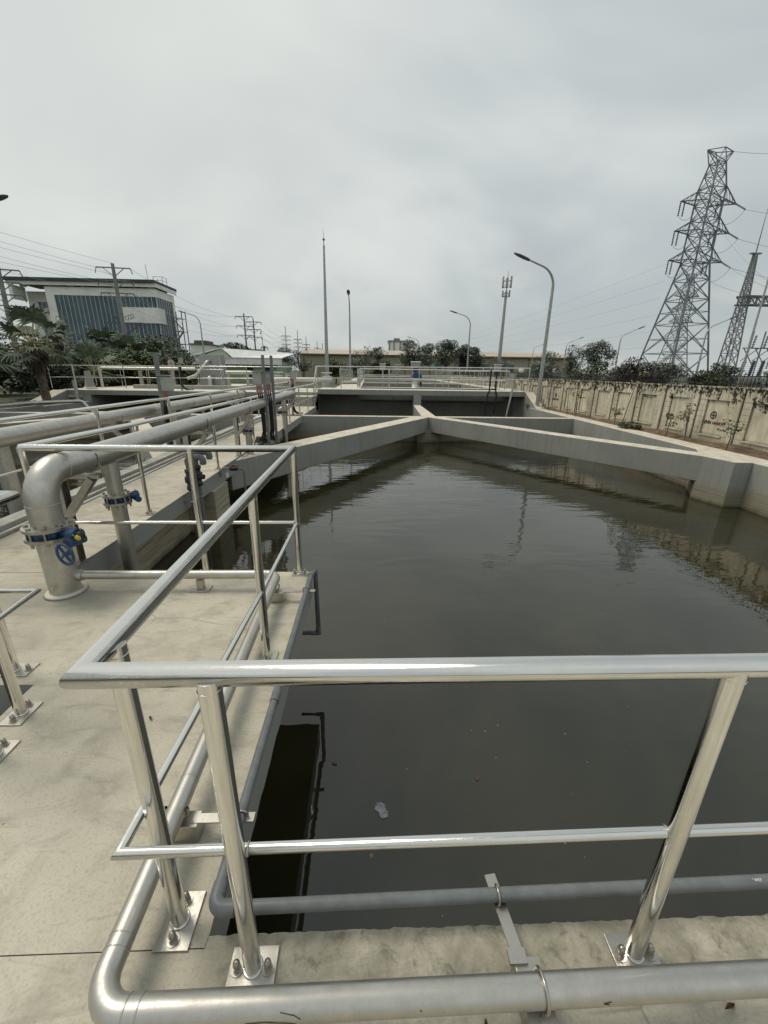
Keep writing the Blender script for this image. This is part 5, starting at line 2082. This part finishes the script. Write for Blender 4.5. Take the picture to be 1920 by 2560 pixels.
root = thing('tower_block', 'small distant pale building with dark bands behind the warehouse roof', 'building', (11.5, 180, GZ))
k = MB()
k.bb((8.1, 180, GZ), (17, 188, 13.0))
k.build('wall', 'white', root)
k = MB()
k.bb((7.9, 179.8, 13.0), (17.2, 188, 13.6))
k.build('roof', 'concpole', root)
for x in (8.2, 10.1, 12.6, 15.0):
    k = MB()
    k.bb((x, 179.9, GZ), (x + .5, 180.02, 12.9))
    k.build('dark_band', 'concpole', root)
k = MB()
k.bb((10.3, 181, 13.6), (12.7, 184, 14.5))
k.build('roof_tank', 'concpole', root)
for (x0, x1, y, z0, z1, lb) in ((-60, -54, 150, 9.2, 10.6, 'distant grey gabled shed left of the lamp behind the green building'), (-52, -44, 180, 8.6, 9.4, 'distant white block behind the dark tree left of the power poles')):
    root = thing('far_building', lb, 'building', (x0, y, GZ))
    k = MB()
    k.bb((x0, y, GZ), (x1, y + 12, z0))
    k.build('wall', 'white3', root)
    k = MB()
    k.prism([(x0 - .4, y - .4), (x1 + .4, y - .4), (x1 + .4, y + 12.4), (x0 - .4, y + 12.4)], z0, z0 + .4)
    k.bb((x0 + 1, y + 1, z0 + .4), (x1 - 1, y + 8, z1))
    k.build('roof', 'eave', root)
# gate pillars with white globes
for (x, y, lb) in ((21.4, 60, 'left one of the two gate pillars with a white globe beyond the wall'), (26.2, 60, 'right one of the two gate pillars with a white globe beyond the wall')):
    root = thing('gate_pillar', lb, 'pillar', (x, y, GZ))
    k = MB()
    k.bb((x - .55, y - .55, GZ), (x + .55, y + .55, 1.35))
    k.bb((x - .75, y - .75, 1.35), (x + .75, y + .75, 1.65))
    k.build('shaft', 'upper', root)
    k = MB()
    k.sphere((x, y, 2.05), .36, 14, 9)
    k.build('globe', 'lampglass', root)

# ================================================================== PLANTS
def leaf_cloud(k, c, r, n, size, q, flat=.8, drop=0.0):
    for i in range(n):
        while True:
            p = Vector((q.uniform(-1, 1), q.uniform(-1, 1), q.uniform(-1, 1)))
            if .12 < p.length < 1:
                break
        p = p * (p.length ** -.35)
        p = Vector((p.x * r[0], p.y * r[1], p.z * r[2])) + Vector(c)
        a = Vector((q.uniform(-1, 1), q.uniform(-1, 1), q.uniform(-.6, .6) - drop)).normalized()
        b_ = a.cross(Vector((q.uniform(-.5, .5), q.uniform(-.5, .5), 1))).normalized()
        s_ = size * q.uniform(.55, 1.35)
        k.quad(p - a * s_ * .5, p + b_ * s_ * .32, p + a * s_ * .6, p - b_ * s_ * .32)


def tree(name, label, base, h, cr, nl, size, mat, seed, trunk=.35, clumps=14, r=.14, bare=False, group='trees', cz=.62, squash=.75, mat_b='bark'):
    q = random.Random(seed)
    bx, by, bz = base
    root = thing(name, label, 'tree' if name != 'shrub' else 'shrub', base, group)
    ctr = Vector((bx, by, bz + h * cz))
    rv = Vector((cr, cr, h * (1 - cz)))
    th = h * trunk
    top = Vector((bx + q.uniform(-.1, .1) * h * .3, by, bz + th))
    k = MB()
    k.tube([base, (bx + q.uniform(-.03, .03) * h, by, bz + th * .5), tuple(top)], [r, r * .8, r * .65], 7)
    cl = []
    for i in range(clumps):
        while True:
            p = Vector((q.uniform(-1, 1), q.uniform(-1, 1), q.uniform(-1, 1)))
            if p.length < 1:
                break
        p = p * (.85 / max(.5, p.length ** .5)) * .8
        cl.append(ctr + Vector((p.x * rv.x, p.y * rv.y, p.z * rv.z)))
    for c in cl:
        m_ = top.lerp(c, .5) + Vector((q.uniform(-.08, .08) * h, q.uniform(-.08, .08) * h, -.03 * h))
        k.tube([tuple(top), tuple(m_), tuple(c)], [r * .42, r * .26, r * .09], 5, False)
        if bare:
            for j in range(9):
                a = m_.lerp(c, q.uniform(.0, 1))
                e = a + Vector((q.uniform(-.16, .16) * h, q.uniform(-.16, .16) * h, q.uniform(.03, .2) * h))
                k.tube([tuple(a), tuple(a.lerp(e, .5) + Vector((0, 0, .01 * h))), tuple(e)], [r * .12, r * .08, r * .03], 4, False)
                for t in range(3):
                    e2 = a.lerp(e, q.uniform(.4, 1))
                    k.bar(e2, e2 + Vector((q.uniform(-.07, .07) * h, q.uniform(-.07, .07) * h, q.uniform(0, .09) * h)), r * .05)
    k.build('trunk', mat_b, root)
    if nl:
        k = MB()
        per = nl // clumps
        for c in cl:
            s_ = q.uniform(.26, .48) * (1.25 if clumps < 10 else 1)
            leaf_cloud(k, c, (rv.x * s_, rv.y * s_, rv.z * s_ * squash * 1.15), int(per * q.uniform(.6, 1.4)), size, q)
        k.build('crown', mat, root)
    return root


def palm(label, base, h, cr, seed, nfr=24, r=.2, skirt=True, group='fan palms', cut=20):
    q = random.Random(seed)
    bx, by, bz = base
    root = thing('fan_palm', label, 'palm', base, group)
    k = MB()
    prof = [(r * 1.25, 0), (r, h * .12)]
    n = 14
    for i in range(n):
        t = .12 + .8 * i / n
        prof += [(r * (1.0 + (.10 if i % 2 else 0)), h * t)]
    prof += [(r * .9, h * .95), (r * .5, h)]
    k.lathe(prof, base, 10)
    k.build('trunk', 'palmbark', root)
    hub = Vector((bx, by, bz + h))
    if skirt:
        k = MB()
        for i in range(170):
            t = q.uniform(0, 2 * PI)
            z = q.uniform(-.95, .05)
            rr_ = r * (1.1 + q.uniform(.1, 1.2) * (1 + z) ** .5)
            p = hub + Vector((rr_ * math.cos(t), rr_ * math.sin(t), z))
            e = p + Vector((.12 * math.cos(t), .12 * math.sin(t), -q.uniform(.25, .55)))
            s_ = Vector((-math.sin(t), math.cos(t), 0)) * q.uniform(.03, .08)
            k.quad(p - s_, p + s_, e + s_ * .6, e - s_ * .6)
        k.build('dead_skirt', 'skirt', root)
    kp = MB()
    kl = MB()
    for i in range(nfr):
        t = 2 * PI * (i * .382 + q.uniform(-.04, .04))
        el = q.uniform(-.45, 1.25)
        d = Vector((math.cos(t) * math.cos(el), math.sin(t) * math.cos(el), math.sin(el)))
        L = cr * q.uniform(.45, .7)
        e = hub + d * L - Vector((0, 0, .10 * L * (1 - math.sin(el))))
        kp.tube([tuple(hub), tuple(hub + d * L * .55), tuple(e)], [.028, .02, .014], 4, False)
        side = d.cross(Vector((0, 0, 1))).normalized()
        nrm = side.cross(d).normalized()
        fl = cr * q.uniform(.38, .52)
        m_ = 17
        for j in range(m_):
            a = -1.9 + 3.8 * j / (m_ - 1)
            dd = (d * math.cos(a) + side * math.sin(a)).normalized()
            ll = fl * (1 - .16 * abs(a)) * q.uniform(.85, 1.1)
            wv = (side * math.cos(a) - d * math.sin(a)) * (ll * .085)
            mid = e + dd * ll * .55 + nrm * (.05 * ll)
            tip = e + dd * ll - Vector((0, 0, 1)) * (ll * q.uniform(.08, .34))
            b0 = len(kl.v)
            kl.v += [e, mid - wv, mid + wv, tip]
            kl.face((b0, b0 + 1, b0 + 3, b0 + 2))
    kp.build('leaf_stalks', 'leafy' if seed % 3 == 0 else 'leafg', root)
    kl.build('fronds', 'palm', root)
    return root


palm('tall fan palm right behind the left end of the platform railing', (-15.05, 20.3, GZ), 2.75, 1.75, 3, 26, .17)
palm('dense fan palm cut off by the left picture edge', (-15.6, 17.3, GZ), 2.1, 1.9, 8, 30, .2)
palm('fan palm deeper behind at the left picture edge with high crown', (-19.2, 22.0, GZ), 3.0, 1.7, 12, 26, .17)
palm('fan palm with a green crown in front of the glass facade', (-22.4, 38, GZ), 3.5, 1.9, 5, 26, .2)
palm('fan palm between facade palm and the person with fresh leaves', (-19.9, 37, GZ), 2.7, 2.2, 6, 26, .2)
palm('small fan palm against the white corner of the office block', (-27.5, 40, GZ), 4.3, 1.7, 9, 20, .16)
palm('low fan palm with pale stalks in the left bushes', (-16.8, 27, GZ), 1.5, 1.9, 15, 24, .2)

LB = 'trees on the left behind the platform'
for i, (x, y, h, cr, mt, lb) in enumerate((
        (-25.5, 34, 3.9, 2.5, 'leaf', 'broad bush tree behind the first tall palm'),
        (-21.5, 33, 3.4, 2.3, 'leafg', 'fresh green bush tree below the glass facade'),
        (-18.0, 34, 3.3, 2.2, 'leaf', 'dark bush tree left of the grey cable post'),
        (-24.5, 50, 5.2, 3.4, 'leaf', 'dense tree in front of the right end of the glass facade'),
        (-20.3, 46, 4.6, 2.8, 'leafb', 'dark leafy tree directly behind the walking person'),
        (-27.8, 60, 6.6, 3.4, 'leafb', 'tall dark tree below the fire stairs of the office block'),
        (-30.5, 42, 4.4, 3.0, 'leaf', 'bush tree near the left power pole'),
        (-16.2, 29.5, 2.6, 1.7, 'leafg', 'low green shrub tree behind the bent railing end'),
        (-31.0, 31, 3.9, 2.8, 'leafb', 'dark tree at the left picture edge behind the palms'),
        (-34.5, 55, 5.6, 3.6, 'leaf', 'wide tree in front of the middle of the glass facade'),
        (-40, 58, 6.0, 3.8, 'leafb', 'wide tree in front of the white corner of the office block'),
        (-23.5, 27.5, 3.3, 2.4, 'leaf', 'dark bush tree between the two palms at the left picture edge'),
        (-19.0, 25.5, 2.6, 1.9, 'leafb', 'low dark bush tree right behind the tall palm trunk'),
        (-13.6, 31.5, 2.6, 1.9, 'leaf', 'low dark bush tree behind the bent pale pipe'),
        (-25.5, 24.0, 3.0, 2.3, 'leafb', 'low dark bush tree nearest to the left picture edge'))):
    tree('tree', lb, (x, y, GZ), h, cr, 4200, .27, mt, 40 + i, .25, 22, .12, group=LB, cz=.47)
tree('tree', 'flat crowned dark tree above the left end of the green roof', (-23.4, 78, GZ), 6.4, 4.6, 2400, .5, 'leafb', 61, .5, 16, .2, group=LB, cz=.74)
MB_ = 'trees in front of the warehouse'
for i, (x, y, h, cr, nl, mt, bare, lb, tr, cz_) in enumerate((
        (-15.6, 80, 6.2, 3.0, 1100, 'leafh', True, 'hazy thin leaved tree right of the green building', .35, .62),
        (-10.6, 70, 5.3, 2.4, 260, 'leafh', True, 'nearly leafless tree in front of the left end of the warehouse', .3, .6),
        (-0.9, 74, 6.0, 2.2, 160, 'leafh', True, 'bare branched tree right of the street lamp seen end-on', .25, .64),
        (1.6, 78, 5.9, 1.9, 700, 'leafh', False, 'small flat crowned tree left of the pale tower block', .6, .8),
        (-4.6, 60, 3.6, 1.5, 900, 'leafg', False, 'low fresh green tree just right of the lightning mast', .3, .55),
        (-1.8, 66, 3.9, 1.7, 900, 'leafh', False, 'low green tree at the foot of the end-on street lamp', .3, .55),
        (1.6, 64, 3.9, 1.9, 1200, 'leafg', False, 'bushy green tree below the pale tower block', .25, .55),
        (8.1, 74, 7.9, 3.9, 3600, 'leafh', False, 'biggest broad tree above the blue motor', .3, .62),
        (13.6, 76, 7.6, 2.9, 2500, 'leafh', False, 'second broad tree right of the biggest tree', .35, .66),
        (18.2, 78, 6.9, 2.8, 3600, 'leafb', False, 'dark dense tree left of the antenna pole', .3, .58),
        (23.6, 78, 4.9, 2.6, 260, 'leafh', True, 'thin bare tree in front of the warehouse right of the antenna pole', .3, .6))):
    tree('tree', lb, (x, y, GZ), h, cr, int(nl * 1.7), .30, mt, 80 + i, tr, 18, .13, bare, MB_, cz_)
RB_ = 'trees beyond the boundary wall'
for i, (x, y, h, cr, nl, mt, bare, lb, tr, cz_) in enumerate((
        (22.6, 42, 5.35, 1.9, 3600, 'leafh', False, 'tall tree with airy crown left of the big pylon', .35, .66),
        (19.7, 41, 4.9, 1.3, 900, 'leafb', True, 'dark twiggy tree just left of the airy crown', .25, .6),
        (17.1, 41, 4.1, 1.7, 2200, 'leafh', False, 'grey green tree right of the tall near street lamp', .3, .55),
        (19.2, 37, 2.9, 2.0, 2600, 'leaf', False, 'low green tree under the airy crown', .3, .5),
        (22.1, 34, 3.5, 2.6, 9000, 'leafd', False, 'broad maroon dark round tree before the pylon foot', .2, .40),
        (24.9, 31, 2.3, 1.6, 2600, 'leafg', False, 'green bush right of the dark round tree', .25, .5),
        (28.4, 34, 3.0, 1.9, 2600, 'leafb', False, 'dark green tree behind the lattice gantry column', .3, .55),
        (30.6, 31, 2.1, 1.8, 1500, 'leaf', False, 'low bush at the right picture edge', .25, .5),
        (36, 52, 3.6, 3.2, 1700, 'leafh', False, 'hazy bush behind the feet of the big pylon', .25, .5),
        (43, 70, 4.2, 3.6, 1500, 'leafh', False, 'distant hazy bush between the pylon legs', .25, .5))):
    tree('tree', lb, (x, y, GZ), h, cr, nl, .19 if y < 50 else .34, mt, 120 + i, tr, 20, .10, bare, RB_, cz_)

# young plants along the foot of the boundary wall
def sapling(label, base, h, lean, nl, size, mat, seed, spread=.28, stems=1):
    q = random.Random(seed)
    root = thing('sapling', label, 'young tree', base, 'young trees along the boundary wall')
    B = Vector(base)
    k = MB()
    kl = MB()
    for s_ in range(stems):
        tp = B + Vector((lean[0] + q.uniform(-.05, .05) * s_, lean[1] + q.uniform(-.2, .2) * s_, h * q.uniform(.8, 1) if s_ else h))
        k.tube([tuple(B), tuple(B.lerp(tp, .5) + Vector((0, q.uniform(-.04, .04), .02))), tuple(tp)], [.016, .012, .005], 6, False)
        for j in range(6):
            a = B.lerp(tp, q.uniform(.55, 1))
            e = a + Vector((q.uniform(-1, 1) * spread * .6, q.uniform(-1, 1) * spread, q.uniform(.0, .6) * spread))
            k.tube([tuple(a), tuple(e)], [.006, .003], 4, False)
            if nl:
                leaf_cloud(kl, e, (spread * .35, spread * .45, spread * .22), nl // 6, size, q)
    k.build('trunk', 'bark', root)
    if nl:
        kl.build('crown', mat, root)


for i, (y, h, lean, nl, mt, lb, sp, st) in enumerate((
        (20.3, .6, (0, -.1), 0, 'leaf', 'bare thin stem nearest to the street lamp foot', .2, 2),
        (19.6, .95, (-.05, .1), 12, 'leaf', 'bare curving stem before the farther emblem panel', .25, 2),
        (17.7, 1.15, (-.05, .05), 10, 'leaf', 'straight bare stem left of the bushy yellow green sapling', .2, 1),
        (16.9, 1.3, (0, 0), 90, 'leafg', 'bushy sapling with yellow green leaves reaching the wall top', .32, 2),
        (14.1, .55, (0, 0), 110, 'leaf', 'low leafy sapling with a round green crown', .26, 1),
        (13.7, 2.0, (.1, -.35), 60, 'leafy', 'tallest leaning sapling with pale yellow leaves above the wall', .3, 1),
        (11.5, .62, (0, -.1), 150, 'leaf', 'sapling with a wide flat green crown between two panels', .3, 1),
        (10.75, .9, (-.03, 0), 40, 'leaf', 'sparse double stemmed sapling left of the nearer emblem panel', .22, 2),
        (9.4, .55, (0, 0), 120, 'leaf', 'sapling with feathery spreading crown right of the nearer emblem', .34, 1))):
    sapling(lb, (8.52, y, -.03), h, lean, nl, .075, mt, 200 + i, sp, st)
for (x, y, s_, lb, n_) in ((8.5, 13.2, .32, 'low dark green weed clump at the foot of the boundary wall', 260), (8.3, 21.3, .25, 'weed clump at the foot of the tall street lamp', 120), (-14.6, 18.4, .45, 'yellow green shrub beside the palm trunk at the left', 320)):
    q = random.Random(int(y * 10))
    k = MB()
    leaf_cloud(k, (x, y, .08 if x > 0 else .12), (s_, s_ * 1.3, s_ * .45), n_, .10, q)
    tag(k.build('shrub', 'leaf' if x > 0 else 'leafg'), lb, 'shrub')

# ================================================================== THE PERSON ON THE LEFT PLATFORM
def skin_mesh(name, nodes, edges, mat, parent, sub=2):
    base = WORLD[parent.name]
    me = bpy.data.meshes.new(name)
    me.from_pydata([tuple(Vector(p[:3])) for p in nodes], edges, [])
    me.materials.append(MT[mat])
    o = bpy.data.objects.new(name, me)
    COL.objects.link(o)
    o.parent = parent
    WORLD[o.name] = base
    md = o.modifiers.new('skin', 'SKIN')
    md.use_smooth_shade = True
    for v, p in zip(me.skin_vertices[0].data, nodes):
        r_ = p[3]
        v.radius = r_ if isinstance(r_, tuple) else (r_, r_)
    me.skin_vertices[0].data[0].use_root = True
    s_ = o.modifiers.new('subsurf', 'SUBSURF')
    s_.levels = s_.render_levels = sub
    return o


root = thing('person', 'person in lilac grey shirt and dark trousers walking on the left platform looking down', 'person', (-12.1, 27.0, PL))
root.rotation_euler = (0, 0, math.radians(-35))
root.scale = (1.12, 1.12, 1.06)
nodes = [(0, 0, .90, .105), (0, .01, 1.08, .11), (0, .0, 1.28, .125), (0, .0, 1.42, .085), (0, -.02, 1.49, .05), (0, -.04, 1.56, .062), (0, -.055, 1.65, .085), (0, -.05, 1.71, .06),
         (-.09, 0, .86, .085), (-.10, -.05, .48, .055), (-.10, .06, .10, .04), (-.10, -.05, .03, .035), (-.10, -.15, .02, .028),
         (.09, 0, .86, .085), (.10, .03, .48, .055), (.10, .16, .12, .04), (.10, .10, .03, .035), (.10, -.0, .02, .028),
         (-.17, 0, 1.38, .06), (-.24, .04, 1.12, .043), (-.22, -.04, .90, .032), (-.215, -.07, .83, .026),
         (.17, 0, 1.38, .06), (.24, .0, 1.12, .043), (.23, -.10, .92, .032), (.225, -.13, .86, .026)]
edges = [(0, 1), (1, 2), (2, 3), (3, 4), (4, 5), (5, 6), (6, 7), (0, 8), (8, 9), (9, 10), (10, 11), (11, 12), (0, 13), (13, 14), (14, 15), (15, 16), (16, 17), (3, 18), (18, 19), (19, 20), (20, 21), (3, 22), (22, 23), (23, 24), (24, 25)]
for b_, sx in ((21, -1), (25, 1)):
    hx0 = nodes[b_]
    for f in range(5):
        i = len(nodes)
        oy = (-.030, -.015, 0, .015, .030)[f]
        ln = (.055, .075, .08, .075, .06)[f]
        nodes.append((hx0[0] + sx * .004, hx0[1] + oy, hx0[2] - ln * .6, .009))
        nodes.append((hx0[0] - sx * .008, hx0[1] + oy * 1.2 - (.02 if f == 0 else 0), hx0[2] - ln * 1.2, .008))
        edges += [(b_, i), (i, i + 1)]
skin_mesh('body', nodes, edges, 'skin', root)
skin_mesh('shirt', [(0, 0, .93, (.145, .12)), (0, .01, 1.1, (.14, .115)), (0, 0, 1.28, (.165, .125)), (0, 0, 1.41, (.11, .09)), (-.18, 0, 1.385, .078), (-.245, .04, 1.12, .06), (-.225, -.03, .93, .045), (.18, 0, 1.385, .078), (.245, 0, 1.12, .06), (.232, -.09, .95, .045)],
          [(0, 1), (1, 2), (2, 3), (3, 4), (4, 5), (5, 6), (3, 7), (7, 8), (8, 9)], 'shirt', root)
skin_mesh('trousers', [(0, 0, .95, (.135, .115)), (0, 0, .84, (.14, .115)), (-.095, -.01, .74, .095), (-.10, -.05, .47, .072), (-.10, .055, .10, .058), (.095, 0, .74, .095), (.10, .03, .47, .072), (.10, .155, .12, .058)],
          [(0, 1), (1, 2), (2, 3), (3, 4), (1, 5), (5, 6), (6, 7)], 'trouser', root)
k = MB()
k.sphere((0, -.035, 1.685), .098, 14, 9, (.92, 1, .85))
hair = MB()
hair.sphere((0, 0, 0), .1)
b0 = WORLD[root.name]
k.v = [v + b0 for v in k.v]
h_ = k.build('hair', 'hair', root)
for sx in (-1, 1):
    k = MB()
    k.sphere((sx * .10, -.07 if sx < 0 else .07, .045), .06, 10, 7, (.75, 1.9, .75))
    k.v = [v + b0 for v in k.v]
    k.build('shoe', 'shade', root)
k = MB()
k.sphere((0, -.148, 1.64), .016, 8, 6, (1, 1.3, 1.6))
for sx in (-1, 1):
    k.sphere((sx * .088, -.045, 1.645), .022, 8, 6, (.5, 1, 1.5))
k.v = [v + b0 for v in k.v]
k.build('nose_and_ears', 'skin', root)
